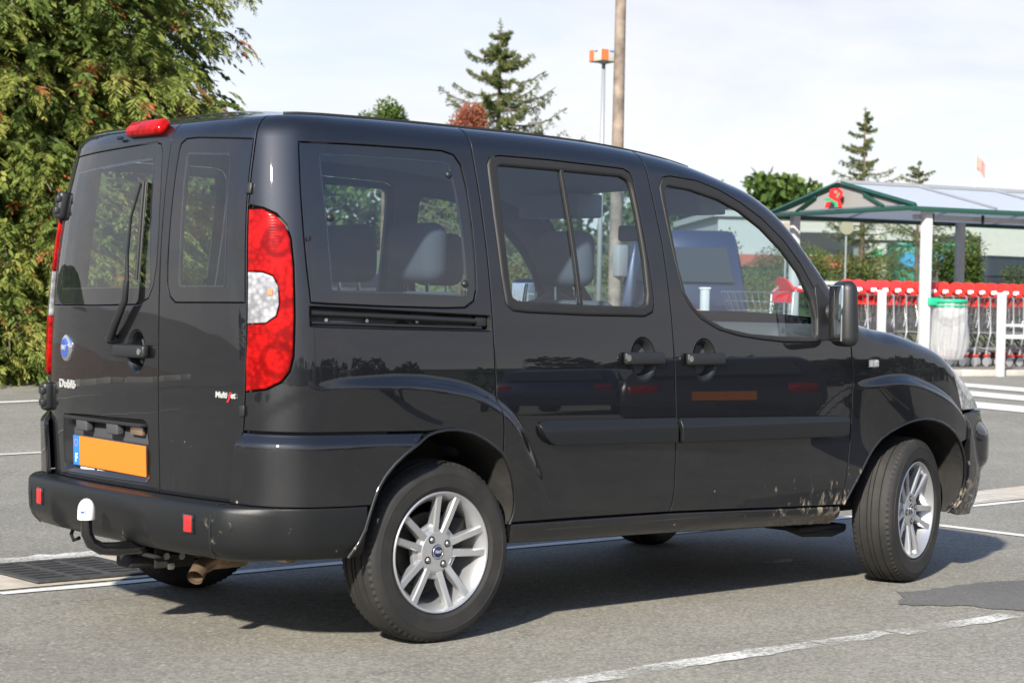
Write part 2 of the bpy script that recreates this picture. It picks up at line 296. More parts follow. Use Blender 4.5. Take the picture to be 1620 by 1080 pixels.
asphalt_material('asphalt', (.192, .180, .150), (.36, .34, .31)); asphalt_material('asphalt_dark', (.098, .095, .090), (.15, .15, .14), .6); asphalt_material('asphalt_warm', (.17, .15, .125), (.3, .28, .25), .7)
def line_material(nm='line_paint', worn=.5):
    "road paint that has flaked away in places, baring the asphalt under it"
    m = mat(nm, (.60, .59, .55), .75); t = m.node_tree; b = t.nodes['Principled BSDF']; L = t.links.new; c = nn(t, 'TexCoord')
    n = nn(t, 'TexNoise', Scale=55.0, Detail=9.0, Roughness=.85); L(c.outputs['Object'], n.inputs['Vector'])
    n2 = nn(t, 'TexNoise', Scale=2.3, Detail=3.0); L(c.outputs['Object'], n2.inputs['Vector'])
    a = nn(t, 'Math', operation='MULTIPLY_ADD'); L(n2.outputs['Fac'], a.inputs[0]); a.inputs[1].default_value = .6; L(n.outputs['Fac'], a.inputs[2])
    r = nn(t, 'MapRange'); r.inputs['From Min'].default_value = worn+.24; r.inputs['From Max'].default_value = worn+.46; L(a.outputs[0], r.inputs['Value'])
    tr = nn(t, 'BsdfTransparent'); mxs = nn(t, 'MixShader'); L(r.outputs['Result'], mxs.inputs[0]); L(b.outputs[0], mxs.inputs[1]); L(tr.outputs[0], mxs.inputs[2]); L(mxs.outputs[0], t.nodes['Material Output'].inputs['Surface'])
line_material('line_paint', .62); line_material('line_worn', .45)
def foliage_material(nm, cols, rough=.65, trans=.3):
    "leaf colours picked per leaf from a stored value"
    m = bpy.data.materials.new(nm); m.use_nodes = True; t = m.node_tree; b = t.nodes['Principled BSDF']; L = t.links.new
    a = nn(t, 'Attribute', attribute_name='leaf'); r = nn(t, 'ValToRGB'); e = r.color_ramp.elements
    while len(e) < len(cols): e.new(.5)
    for i, (pos, c) in enumerate(cols): e[i].position = pos; e[i].color = (*c, 1)
    L(a.outputs['Fac'], r.inputs['Fac']); L(r.outputs['Color'], b.inputs['Base Color']); b.inputs['Roughness'].default_value = rough; b.inputs['Specular IOR Level'].default_value = .25
    tr = nn(t, 'BsdfTranslucent'); L(r.outputs['Color'], tr.inputs['Color']); mxs = nn(t, 'MixShader'); mxs.inputs[0].default_value = trans
    o = t.nodes['Material Output']; L(b.outputs[0], mxs.inputs[1]); L(tr.outputs[0], mxs.inputs[2]); L(mxs.outputs[0], o.inputs['Surface'])
    MATS[nm] = m
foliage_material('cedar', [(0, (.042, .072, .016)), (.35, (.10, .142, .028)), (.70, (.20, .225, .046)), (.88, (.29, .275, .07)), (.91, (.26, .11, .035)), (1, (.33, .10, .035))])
foliage_material('spruce', [(0, (.07, .105, .035)), (.5, (.14, .17, .055)), (1, (.22, .24, .085))], trans=.4)
foliage_material('leaf_green', [(0, (.03, .06, .012)), (.5, (.06, .11, .02)), (1, (.12, .17, .04))])
foliage_material('leaf_hedge', [(0, (.05, .07, .018)), (.5, (.11, .13, .03)), (1, (.20, .19, .06))])
foliage_material('leaf_brown', [(0, (.16, .05, .03)), (.5, (.28, .09, .05)), (1, (.36, .16, .09))])
foliage_material('leaf_dark', [(0, (.012, .025, .01)), (.5, (.03, .05, .016)), (1, (.06, .085, .026))])
# ------------------------------------------------------------------ ground
FWD = (math.sin(YAW), math.cos(YAW)); RGT = (math.cos(YAW), -math.sin(YAW))
def gh(x, y):
    "the car park climbs gently beyond the van"
    t = (x-CAM[0])*FWD[0]+(y-CAM[1])*FWD[1]; k = min(max((t-11)/16, 0), 1); return .38*k*k*(3-2*k)+.048*min(max(t-32, 0), 70)
def sheet_at(name, poly, m, dz, kind='structure', sub=None, parent=None):
    "a thin sheet lying on the ground, subdivided so it follows the slope"
    bm = bmesh.new(); vs = [bm.verts.new((x, y, 0)) for x, y in poly]; bm.faces.new(vs)
    if sub:
        for ax in (0, 1):
            lo = min(q[ax] for q in poly); hi = max(q[ax] for q in poly); c = lo+sub
            while c < hi:
                n_ = Vector((1, 0, 0)) if ax == 0 else Vector((0, 1, 0)); bmesh.ops.bisect_plane(bm, geom=bm.verts[:]+bm.edges[:]+bm.faces[:], plane_co=n_*c, plane_no=n_); c += sub
    for v in bm.verts: v.co.z = gh(v.co.x, v.co.y)+dz
    bmesh.ops.recalc_face_normals(bm, faces=bm.faces[:])
    me = bpy.data.meshes.new(name); bm.to_mesh(me); bm.free(); me.materials.append(MATS[m])
    if me.polygons[0].normal.z < 0: me.flip_normals()
    o = link(bpy.data.objects.new(name, me), parent)
    if parent is None: o['kind'] = kind
    return o
def ground():
    g = sorted(set(list(np.arange(-40, 61, 1.0))+[-900, -500, -250, -120, -70, 80, 120, 250, 500, 900])); n = len(g)
    v = [(x, y, gh(x, y)) for x in g for y in g]; f = [(i*n+j, (i+1)*n+j, (i+1)*n+j+1, i*n+j+1) for i in range(n-1) for j in range(n-1)]
    o = mesh_obj('ground', v, f, 'asphalt', None, True); o['kind'] = 'structure'; o['label'] = 'worn grey asphalt of the car park'
ground()
def ragged(x0, x1, y0, y1, j=.012, d=.12, seed=1):
    r = random.Random(seed); n = max(2, int(abs(x1-x0)/d)); a = [(x0+(x1-x0)*k/n, y0+r.uniform(-j, j)) for k in range(n+1)]; b = [(x0+(x1-x0)*k/n, y1+r.uniform(-j, j)) for k in range(n+1)]
    return a+b[::-1]
def line(poly, m='line_paint', dz=.004, lab=None): 
    far = max(q[1] for q in poly) > 5; o = sheet_at('painted_line', poly, m, dz+(.004 if far else 0), sub=.9 if far else None); o['label'] = lab or 'white painted line on the asphalt'; return o
line(ragged(-.72, 5.95, .915, .985, .006, .15, 2), 'line_paint', lab='white bay line running under the far side of the van')
line(ragged(-.35, 1.05, -1.63, -1.535, .012, .07, 3), 'line_worn', lab='worn white bay line in the foreground, near stretch'); line(ragged(1.07, 1.45, -1.625, -1.54, .02, .05, 4), 'line_worn', lab='worn white bay line in the foreground, middle stretch'); line(ragged(1.47, 2.17, -1.66, -1.56, .01, .07, 5), 'line_worn', lab='worn white bay line in the foreground, far stretch')
line([(4.43, -1.6), (4.51, -1.6), (4.53, .9), (4.45, .9)], lab='white line across the front end of the bay')
line(ragged(-6, 5.0, 10.33, 10.45, .01, .5, 6), lab='white line near the cedar bed'); line(ragged(-6, 3.2, 6.46, 6.53, .006, .5, 7), lab='thin white line across the lane behind the van')
line(ragged(-.45, .55, 1.70, 1.86, .03, .06, 8), 'line_worn', lab='worn pale paint beside the drain')
line([(2.57+.12*math.cos(a)*(1+.3*math.sin(3*a)), -.08+.05*math.sin(a)*(1+.3*math.cos(2*a))) for a in np.linspace(0, 2*PI, 20, endpoint=False)], 'line_worn', lab='small white paint blot under the van')
# pale concrete gutter, drain
sheet_at('gutter', [(-1.2, 1.03), (.30, 1.03), (.32, 1.66), (.1, 1.70), (-.6, 1.72), (-1.2, 1.70)], 'concrete', .004)['label'] = 'pale concrete apron round the drain'
sheet_at('gutter', [(5.0, 1.0), (6.0, 1.02), (7.6, 1.05), (7.7, 1.52), (6.2, 1.45), (5.1, 1.42)], 'concrete', .004)['label'] = 'pale concrete gutter strip ahead of the van'
line(ragged(5.1, 6.35, 1.06, 1.36, .02, .1, 11), 'line_worn', dz=.008, lab='worn white block painted on the gutter ahead of the van')
line(ragged(5.95, 9.0, .92, .97, .005, .3, 12), lab='thin white line beside the gutter')
_rp = random.Random(5); _pp = [(2.02, -1.20), (2.3, -.99), (2.8, -1.02), (3.6, -1.15), (3.8, -2.2), (2.9, -2.0), (2.32, -1.62), (2.22, -1.36)]
_pr = [(a[0]+(b[0]-a[0])*k/9+_rp.uniform(-.018, .018), a[1]+(b[1]-a[1])*k/9+_rp.uniform(-.018, .018)) for a, b in zip(_pp, _pp[1:]+_pp[:1]) for k in range(9)]
sheet_at('asphalt_patch', _pr, 'asphalt_dark', .003)['label'] = 'dark repair in the asphalt at the right edge'
def drain():
    t = thing('drain_grate', 'square cast iron drain grate set in concrete beside the van', 'drain', (-.21, 1.365, 0))
    MB().box((0, 0, .0065), (.56, .56, .003)).build('pit_shade', 'seal_black', t)  # flat black sheet in place of the shade inside the drain
    for s in (-1, 1): MB().box((0, s*.262, .0108), (.56, .036, .007)).build('frame_bar', 'cast_iron', t); MB().box((s*.262, 0, .0106), (.036, .488, .007)).build('frame_bar', 'cast_iron', t)
    for k in range(7): MB().box((0, -.244+.0697*(k+.5), .0098), (.488, .022, .003)).build('bar', 'cast_iron', t)
    for s in (-1, 1): MB().box((s*.083, 0, .0102), (.030, .488, .003)).build('cross_bar', 'cast_iron', t)
drain()
# zebra crossing, kerb, trolley platform
AX = Vector((math.sin(math.radians(105.2)), math.cos(math.radians(105.2)), 0)); BX = Vector((-AX.y, AX.x, 0)); C0 = Vector((16.27, 9.69, 0))
for k, (x0, x1) in enumerate(((14.2, 14.72), (13.15, 13.72), (11.95, 12.55), (15.25, 15.6))):
    if k < 3: line([(x0, 10), (x0, 1.5), (x1, 1.5), (x1, 10)], 'line_paint', lab=('first', 'second', 'third')[k]+' zebra crossing stripe counted from the trolley shelter')
def platform():
    p0 = C0-AX*6-BX*1.0; pts = [p0, p0+AX*22, p0+AX*22+BX*6, p0+BX*6]
    o = MB().prism([(q.x, q.y) for q in pts], (0, 0, gh(*C0.xy)-.05), (1, 0, 0), (0, 1, 0), (0, 0, .10)).build('pavement', 'asphalt_warm'); o['kind'] = 'structure'; o['label'] = 'brownish paved platform under the trolley shelter'
    for k in range(22):
        a = p0+AX*(k+.5)-BX*.09
        MB().rbox((0, 0, 0), (.99, .16, .16), .02, 2, Matrix.Rotation(math.atan2(AX.y, AX.x), 3, 'Z')).build('kerb_stone', 'kerb_stone', o, True, 40).location = (a.x, a.y, gh(*C0.xy)-.02)
platform()
PZ = gh(*C0.xy)+.05
o = sheet_at('planting_bed', [(-12, 12.85), (9.5, 12.85), (12, 14.5), (12, 30), (-12, 30)], 'soil', .03, sub=1.5); o['label'] = 'bare brown soil bed under the cedar'
sheet_at('grass_verge', [(24, 14.6), (70, -6), (120, 30), (60, 90), (12, 40), (14, 31)], 'grass_green', .02, sub=6)['label'] = 'rough grass beyond the car park'
for k in range(20):
    x = -11.5+k*1.05
    if k == 0: KB = thing('bed_kerb', 'low concrete kerb edging the cedar bed', 'kerb', (0, 0, 0))
    MB().rbox((x, 12.80, gh(x, 12.8)+.03), (1.03, .12, .14), .02, 2).build('kerb_stone', 'kerb_stone', KB, True, 40)
# ------------------------------------------------------------------ the van: body surface as a function of (u along the plan outline, v up)
def spl(xs, ys):
    xs = np.asarray(xs, float); ys = np.asarray(ys, float); h = np.diff(xs); d = np.diff(ys)/h
    m = np.empty_like(ys); m[1:-1] = (d[:-1]*h[1:]+d[1:]*h[:-1])/(h[1:]+h[:-1]); m[0] = d[0]; m[-1] = d[-1]
    def f(x):
        x = np.clip(np.asarray(x, float), xs[0], xs[-1]); i = np.clip(np.searchsorted(xs, x)-1, 0, len(h)-1); t = (x-xs[i])/h[i]
        return ((1+2*t)*(1-t)**2*ys[i]+t*(1-t)**2*h[i]*m[i]+t*t*(3-2*t)*ys[i+1]+t*t*(t-1)*h[i]*m[i+1])
    return f
def sstep(a, b, x):
    t = np.clip((np.asarray(x, float)-a)/(b-a), 0, 1); return t*t*(3-2*t)
PLAN = np.array([(-.72, 0), (-.717, .25), (-.70, .48), (-.672, .64), (-.635, .735), (-.57, .798), (-.46, .832), (-.3, .847), (0, .855), (.6, .858), (1.2, .858), (1.8, .856), (2.2, .853), (2.6, .848), (2.85, .832), (3.0, .805), (3.15, .755), (3.25, .68), (3.33, .55), (3.38, .33), (3.40, 0)])
def _plan():
    s = np.concatenate([[0], np.cumsum(np.hypot(*np.diff(PLAN, axis=0).T))]); fx, fy = spl(s, PLAN[:, 0]), spl(s, PLAN[:, 1])
    t = np.linspace(0, s[-1], 2000); X, Y = fx(t), fy(t); S = np.concatenate([[0], np.cumsum(np.hypot(np.diff(X), np.diff(Y)))])
    return S-S[np.argmin(abs(X-1.0)+10*(Y < .5))]+1.0, X, Y
US, UX, UY = _plan(); U0, U1 = float(US[0]), float(US[-1])
Wf = spl([.15, .25, .4, .6, .8, 1.0, 1.1, 1.25, 1.4, 1.55, 1.65, 1.75, 1.85], [.80, .825, .848, .857, .858, .850, .840, .818, .790, .757, .733, .707, .68])
RXf = spl([.2, .5, .8, 1.1, 1.35, 1.5, 1.65, 1.8], [0, 0, -.012, -.012, -.004, .010, .032, .06])
TX = spl([-.8, -.6, -.3, .2, .6, 1.0, 1.3, 1.5, 1.65, 1.8, 1.95, 2.1, 2.2, 2.3, 2.45, 2.7, 2.9, 3.05, 3.2, 3.4],
         [1.745, 1.757, 1.762, 1.762, 1.758, 1.738, 1.70, 1.652, 1.605, 1.512, 1.355, 1.19, 1.11, 1.08, 1.06, 1.003, .945, .89, .79, .70])
FR = .075
RA = spl([25, 43, 51, 73.6, 95, 116, 131, 150], [.52, .53, .55, .573, .595, .665, .76, .85]); RAA = spl([5, 30, 55, 75, 95, 116, 131, 160], [0, .004, .018, .022, .022, .014, 0, 0])
FA = spl([20, 50, 58.4, 73.3, 85.3, 95.6, 109, 117, 128.6, 150], [.53, .54, .537, .537, .55, .574, .61, .638, .70, .8]); FAA = spl([0, 20, 45, 60, 80, 100, 117, 129, 160], [.006, .012, .018, .022, .024, .022, .013, 0, 0])
def bulge(u, v):
    "pressed haunches over the wheels"
    def one(cx, R, A):
        th = np.degrees(np.arctan2(v-.305, u-cx)); r = np.hypot(u-cx, v-.305)
        return 1.35*A(th)*sstep(R(th)+.004, R(th)-.038, r)*(th > 0)*(r < 1)
    return one(-.03, RA, RAA)+one(2.575, FA, FAA)
def hull_r(u, v, off):
    X = np.interp(u, US, UX); Y = np.interp(u, US, UY); du = .004
    dx = np.interp(u+du, US, UX)-np.interp(u-du, US, UX); dy = np.interp(u+du, US, UY)-np.interp(u-du, US, UY)
    n = np.hypot(dx, dy)+1e-12; nx, ny = -dy/n, dx/n
    T = TX(X); a = np.clip((v-(T-FR))/FR, 0, PI/2); z = np.where(v < T-FR, v, T-FR+FR*np.sin(a)); roll = FR*(1-np.cos(a))
    x = X+RXf(z)*sstep(-.2, -.6, X); y = Y*Wf(z)/.858
    x = x+sstep(2.7, 3.2, X)*np.where(z > .62, -(np.clip(z-.62, 0, 1)**1.5)*.9, -(np.clip(.45-z, 0, 1)**2)*1.2)
    o = off-roll+bulge(u, v)
    return np.stack([x+nx*o, -(y+ny*o), z-off*np.sin(a)*0], -1)
def hull(u, v, off=0.0):
    u, v, off = np.broadcast_arrays(np.asarray(u, float), np.asarray(v, float), np.asarray(off, float))
    P = hull_r(np.where(u < U0, 2*U0-u, u), v, off); P[..., 1] *= np.where(u < U0, -1., 1.); return P
def top(u):
    u = np.asarray(u, float); u = np.where(u < U0, 2*U0-u, u); return TX(np.interp(u, US, UX))-FR+FR*PI/2
def hnormal(u, v, offf):
    h = .003; vt = np.minimum(v+h, top(u)); vb = v-h
    a = hull(u+h, v, offf(u+h, v))-hull(u-h, v, offf(u-h, v)); b = hull(u, vt, offf(u, vt))-hull(u, vb, offf(u, vb))
    n = np.cross(a, b); n /= np.linalg.norm(n, axis=-1, keepdims=True)+1e-12
    P = hull(u, v); c = np.stack([np.clip(P[..., 0], 0, 2.6), P[..., 1]*0, np.full_like(P[..., 2], .6)], -1)
    s = np.sign((n*(P-c)).sum(-1)); return n*s[..., None]
def resample(loop, d=.014, smooth=0, closed=True):
    p_ = np.array(loop, float)
    for _ in range(smooth):
        if closed: q = np.roll(p_, -1, 0); p_ = np.stack([.75*p_+.25*q, .25*p_+.75*q], 1).reshape(-1, 2)
        else: a_, q = p_[:-1], p_[1:]; p_ = np.vstack([p_[:1], np.stack([.75*a_+.25*q, .25*a_+.75*q], 1).reshape(-1, 2), p_[-1:]])
    q = np.vstack([p_, p_[:1]]) if closed else p_
    s = np.concatenate([[0], np.cumsum(np.hypot(*np.diff(q, axis=0).T))])
    keep = [0]; out = []
    for i in range(len(q)-1):
        L_ = s[i+1]-s[i]; n = max(1, int(round(L_/d)))
        for k in range(n): out.append(q[i]+(q[i+1]-q[i])*k/n)
    if not closed: out.append(q[-1])
    return np.array(out)
def area2(p_): x, y = p_[:, 0], p_[:, 1]; return (x*np.roll(y, -1)-np.roll(x, -1)*y).sum()
def lnormal(p_):
    t = np.roll(p_, -1, 0)-np.roll(p_, 1, 0); n = np.stack([t[:, 1], -t[:, 0]], 1); n /= np.hypot(n[:, 0], n[:, 1])[:, None]+1e-12
    return n*np.sign(area2(p_))      # outward
def inset(p_, d): return p_-lnormal(p_)*d
def inside(pts, poly):
    x, y = pts[:, 0], pts[:, 1]; r = np.zeros(len(pts), bool); q = np.roll(poly, -1, 0)
    for (x1, y1), (x2, y2) in zip(poly, q):
        c = (y1 > y) != (y2 > y)
        if y1 != y2: r ^= c & (x < (x2-x1)*(y-y1)/(y2-y1)+x1)
    return r
def mir(loop): return [(2*U0-u, v) for u, v in loop]
def ellipse(c, rx, rz, n=28): return [(c[0]+rx*math.cos(2*PI*k/n), c[1]+rz*math.sin(2*PI*k/n)) for k in range(n)]
def panel(name, loop, m, parent, holes=(), off=0.0, step=.022, gap=.0022, thick=.014, edge=.003, drop=.0016, sm=0, hsm=0, dens=.014, extra=None):
    "a skin patch cut out of the body surface, with rolled edges"
    offf = off if callable(off) else (lambda u, v: np.full_like(u, off))
    loops = [resample(loop, dens, sm)]+[resample(h, dens, hsm) for h in holes]; rings0, rings1 = [], []
    for i, lp in enumerate(loops):
        s = 1 if i == 0 else -1
        a = inset(lp, s*gap); b = inset(lp, s*(gap+edge))
        for q in (a, b): q[:, 1] = np.minimum(q[:, 1], top(q[:, 0]))
        rings0.append(a); rings1.append(b)
    o = rings1[0]; lo, hi = o.min(0), o.max(0)
    gx = np.arange(lo[0]+step/2, hi[0], step); gy = np.arange(lo[1]+step/2, hi[1], step)
    G = np.array([(x+(.25*step if j % 2 else -.25*step), y) for j, y in enumerate(gy) for x in gx]) if len(gx) and len(gy) else np.zeros((0, 2))
    if len(G):
        k = inside(G, o)
        for h in rings1[1:]: k &= ~inside(G, h)
        G = G[k]; B = np.vstack(rings1)
        if len(G):
            dm = np.concatenate([np.sqrt(((c[:, None]-B[None])**2).sum(-1)).min(1) for c in np.array_split(G, max(1, len(G)//400))]); G = G[dm > step*.45]
    if extra is not None and len(extra):
        k = inside(extra, o)
        for h in rings1[1:]: k &= ~inside(extra, h)
        X_ = extra[k]
        if len(X_):
            dm = np.sqrt(((X_[:, None]-B[None])**2).sum(-1)).min(1); X_ = X_[dm > .006]
            if len(G):
                dm = np.concatenate([np.sqrt(((q[:, None]-X_[None])**2).sum(-1)).min(1) for q in np.array_split(G, max(1, len(G)//400))]); G = G[dm > .009]
            G = np.vstack([G, X_])
    pts = []; eds = []
    for r in rings1:
        k = len(pts); n = len(r); pts += [Vector(q) for q in r]; eds += [(k+i, k+(i+1) % n) for i in range(n)]
    pts += [Vector(q) for q in G]
    vv, _, ff, *_ = delaunay_2d_cdt(pts, eds, [], 0, 1e-6)
    V2 = np.array([tuple(q) for q in vv]); T = np.array([f for f in ff if len(f) == 3]); C = V2[T].mean(1)
    k = inside(C, o)
    for h in rings1[1:]: k &= ~inside(C, h)
    T = T[k]
    u, v = V2[:, 0], V2[:, 1]; P = hull(u, v, offf(u, v)); N = hnormal(u, v, offf)
    tn = np.cross(P[T[:, 1]]-P[T[:, 0]], P[T[:, 2]]-P[T[:, 0]]); fl = (tn*N[T].mean(1)).sum(-1) < 0; T[fl] = T[fl][:, ::-1]
    verts = P.tolist(); norms = N.tolist(); faces = T.tolist()
    for i, (a, b) in enumerate(zip(rings0, rings1)):
        n = len(a); s = 1 if i == 0 else -1
        ln = lnormal(a)*s; e = .004
        oa = offf(a[:, 0], a[:, 1]); ob = offf(b[:, 0], b[:, 1])
        Pb = hull(b[:, 0], b[:, 1], ob); Nb = hnormal(b[:, 0], b[:, 1], offf); Na = hnormal(a[:, 0], a[:, 1], offf)
        Pa = hull(a[:, 0], a[:, 1], oa)-Na*drop; D = Pa-Pb; D -= (D*Na).sum(-1, keepdims=True)*Na; D /= np.linalg.norm(D, axis=1, keepdims=True)+1e-9
        Nr = Na*.55+D*.8; Nr /= np.linalg.norm(Nr, axis=1, keepdims=True)
        Pc = Pa-Na*thick
        k0 = len(verts); verts += Pb.tolist()+Pa.tolist()+Pa.tolist()+Pc.tolist(); norms += Nb.tolist()+Nr.tolist()+D.tolist()+D.tolist()
        for j in range(n):
            j2 = (j+1) % n
            for A_, B_ in ((0, n), (2*n, 3*n)):
                q = [k0+A_+j, k0+A_+j2, k0+B_+j2, k0+B_+j]
                pn = np.cross(np.array(verts[q[1]])-np.array(verts[q[0]]), np.array(verts[q[2]])-np.array(verts[q[0]])) if A_ == 0 else np.cross(np.array(verts[q[1]])-np.array(verts[q[0]]), np.array(verts[q[3]])-np.array(verts[q[0]]))
                if np.dot(pn, (Nr if A_ == 0 else D)[j]) < 0: q = q[::-1]
                faces.append(q)
    return mesh_obj(name, verts, faces, m, parent, True, norms)
def grow(loop, d): q = resample(loop, .03); return [tuple(a) for a in inset(q, -d)]
def recess(name, loop, m, parent, depth=.02, inn=.012, off=0.0, sm=0):
    "a dish pressed into the skin"
    lp = resample(loop, .012, sm); rings = [(inset(lp, 0), -.001), (inset(lp, inn*.25), -.004), (inset(lp, inn*.8), -depth*.85), (inset(lp, inn*1.2), -depth)]
    verts = []; faces = []; n = len(lp)
    for q, d in rings: verts += hull(q[:, 0], q[:, 1], off+d).tolist()
    for i in range(len(rings)-1):
        for j in range(n): faces.append((i*n+j, i*n+(j+1) % n, (i+1)*n+(j+1) % n, (i+1)*n+j))
    c = rings[-1][0].mean(0); verts.append(hull(c[0], c[1], off-depth).tolist()); k = (len(rings)-1)*n
    for j in range(n): faces.append((k+j, k+(j+1) % n, len(verts)-1))
    return mesh_obj(name, verts, faces, m, parent, True, angle=50)
def frame(u, v, off=0.0):
    "matrix whose x,y,z are along the body, up the body and out of it"
    P = hull(u, v, off); ex = hull(u+.01, v, off)-hull(u-.01, v, off); ex /= np.linalg.norm(ex); n = hnormal(np.array([u]), np.array([v]), lambda a, b: np.zeros_like(a))[0]
    ey = np.cross(n, ex); ey /= np.linalg.norm(ey)
    return Matrix(((ex[0], ey[0], n[0], P[0]), (ex[1], ey[1], n[1], P[1]), (ex[2], ey[2], n[2], P[2]), (0, 0, 0, 1)))
def placed(mb, M):
    mb.v = [M@Vector(q) for q in mb.v]; return mb

def ridge_pts(cx, R, a0, a1):
    th = np.arange(a0, a1, .9); return np.array([(cx+(float(R(t))+d)*math.cos(math.radians(t)), .305+(float(R(t))+d)*math.sin(math.radians(t))) for d in (.010, .004, -.003, -.010, -.017, -.024, -.031, -.038, -.046) for t in th])
RIDGE_R, RIDGE_F = ridge_pts(-.03, RA, 26, 133), ridge_pts(2.575, FA, 25, 130)
VAN = thing('van', 'dark grey people carrier van parked in front with alloy wheels and tow ball', 'van')
gapA = [(.222, .640), (.221, .717), (.217, .757), (.203, .838), (.197, .998), (.195, 1.108), (.194, 1.319), (.19, 1.521), (.183, 1.663), (.180, 2)]
gapB = [(1.023, 2), (1.041, 1.591), (1.063, 1.39), (1.072, 1.219), (1.078, 1.02), (1.082, .90), (1.089, .728), (1.095, .60), (1.095, .465), (1.088, .41), (1.074, .386)]
gapC = [(2.13, 2), (2.118, 1.043), (2.126, .917), (2.13, .76), (2.123, .623), (2.110, .497), (2.100, .42), (2.093, .357)]
doorR = [(-.700, 2), (-.712, 1.673), (-.726, 1.554), (-.736, 1.447), (-.750, 1.074), (-.760, .851), (-.769, .724), (-.786, .676), (-.807, .487)]
split = [(-1.214, 2), (-1.211, 1.661), (-1.211, 1.494), (-1.213, 1.335), (-1.217, 1.13), (-1.217, .80), (-1.217, .487)]
qglass = [(-.555, 1.661), (-.313, 1.665), (-.065, 1.668), (.049, 1.668), (.098, 1.657), (.124, 1.624), (.136, 1.538), (.140, 1.397), (.136, 1.257), (.132, 1.197), (.118, 1.157), (.077, 1.134), (-.012, 1.131), (-.255, 1.133), (-.47, 1.138), (-.527, 1.141), (-.535, 1.25), (-.542, 1.39), (-.549, 1.53)]
qclear = [(-.478, 1.627), (-.194, 1.631), (.060, 1.631), (.076, 1.62), (.090, 1.536), (.098, 1.376), (.097, 1.20), (.088, 1.175), (.07, 1.171), (-.453, 1.178), (-.459, 1.393)]
rail = [(-.531, 1.128), (-.2, 1.118), (.180, 1.106), (.182, 1.056), (-.2, 1.060), (-.531, 1.066)]
swout = [(.244, 1.60), (.246, 1.634), (.259, 1.657), (.307, 1.667), (.532, 1.667), (.827, 1.660), (.912, 1.657), (.940, 1.645), (.952, 1.62), (.959, 1.549), (.976, 1.357), (.986, 1.218), (.988, 1.166), (.976, 1.130), (.933, 1.114), (.641, 1.115), (.356, 1.122), (.292, 1.127), (.262, 1.148), (.25, 1.251), (.243, 1.458)]
swglass = [(.284, 1.60), (.289, 1.627), (.31, 1.635), (.574, 1.634), (.893, 1.630), (.925, 1.618), (.937, 1.59), (.947, 1.489), (.957, 1.327), (.957, 1.195), (.949, 1.162), (.916, 1.149), (.606, 1.153), (.32, 1.161), (.296, 1.172), (.288, 1.20), (.283, 1.362), (.283, 1.515)]
fwout = [(1.092, 1.602), (1.113, 1.636), (1.156, 1.644), (1.303, 1.635), (1.419, 1.607), (1.533, 1.562), (1.647, 1.504), (1.759, 1.422), (1.846, 1.33), (1.911, 1.236), (1.938, 1.15), (1.938, 1.08), (1.925, 1.033), (1.90, 1.022), (1.832, 1.021), (1.7, 1.022), (1.573, 1.031), (1.448, 1.044), (1.328, 1.068), (1.235, 1.108), (1.181, 1.152), (1.146, 1.205), (1.121, 1.318), (1.103, 1.447), (1.093, 1.553)]
fwglass = [(1.116, 1.585), (1.122, 1.602), (1.14, 1.608), (1.258, 1.599), (1.41, 1.569), (1.525, 1.528), (1.638, 1.465), (1.75, 1.379), (1.839, 1.286), (1.89, 1.192), (1.907, 1.115), (1.903, 1.05), (1.89, 1.041), (1.702, 1.043), (1.511, 1.052), (1.365, 1.074), (1.271, 1.109), (1.204, 1.149), (1.163, 1.20), (1.136, 1.302), (1.121, 1.448)]
lamp = [(-.728, 1.438), (-.674, 1.439), (-.633, 1.421), (-.600, 1.388), (-.585, 1.342), (-.580, 1.257), (-.584, 1.089), (-.590, .968), (-.602, .921), (-.628, .888), (-.677, .864), (-.752, .853), (-.751, .945), (-.744, 1.086), (-.736, 1.236)]
white = [(-.734, 1.236), (-.679, 1.235), (-.644, 1.223), (-.629, 1.191), (-.628, 1.135), (-.639, 1.097), (-.674, 1.073), (-.7415, 1.069)]
S = lambda pts: [(U0+s, z) for s, z in pts]
rwl = S([(-.650, 1.652), (-.40, 1.660), (-.201, 1.666), (.093, 1.676), (.133, 1.668), (.152, 1.639), (.172, 1.50), (.180, 1.38), (.176, 1.256), (.156, 1.185), (.127, 1.145), (.057, 1.122), (-.243, 1.114), (-.640, 1.110), (-.652, 1.28), (-.660, 1.50)])
rwlc = S([(-.565, 1.595), (.080, 1.625), (.097, 1.61), (.141, 1.20), (.132, 1.177), (-.55, 1.168), (-.57, 1.19)])
rwr = [(-1.145, 1.640), (-1.135, 1.665), (-1.102, 1.680), (-1.026, 1.681), (-.724, 1.668), (-.737, 1.55), (-.746, 1.447), (-.758, 1.137), (-1.118, 1.132), (-1.150, 1.152), (-1.166, 1.19), (-1.167, 1.25), (-1.161, 1.413), (-1.152, 1.572)]
rwrc = [(-1.091, 1.620), (-1.08, 1.632), (-.835, 1.623), (-.825, 1.61), (-.844, 1.195), (-.855, 1.185), (-1.085, 1.182), (-1.100, 1.195)]
archR = [(-.405, .319), (-.357, .387), (-.331, .477), (-.295, .561), (-.233, .640), (-.168, .687), (-.100, .717), (-.012, .729), (.071, .716), (.132, .691), (.187, .659), (.225, .634), (.275, .56), (.302, .477), (.301, .42), (.285, .387)]
archF = [(2.105, .357), (2.17, .45), (2.263, .565), (2.341, .638), (2.445, .683), (2.55, .702), (2.666, .693), (2.785, .652), (2.877, .585), (2.935, .505), (2.955, .411), (2.945, .343), (2.88, .28)]
plate_rec = S([(-.49, .715), (-.30, .722), (.10, .727), (.125, .715), (.140, .60), (.135, .535), (.11, .515), (-.47, .510), (-.50, .53), (-.505, .62)])
def tops(a, b, n=40): return [(u, 9.0) for u in np.linspace(a, b, n)]
def fixtop(lp): return [(u, min(v, float(top(u)))) for u, v in lp]
handS, handF = (.916, .957), (1.243, .953)
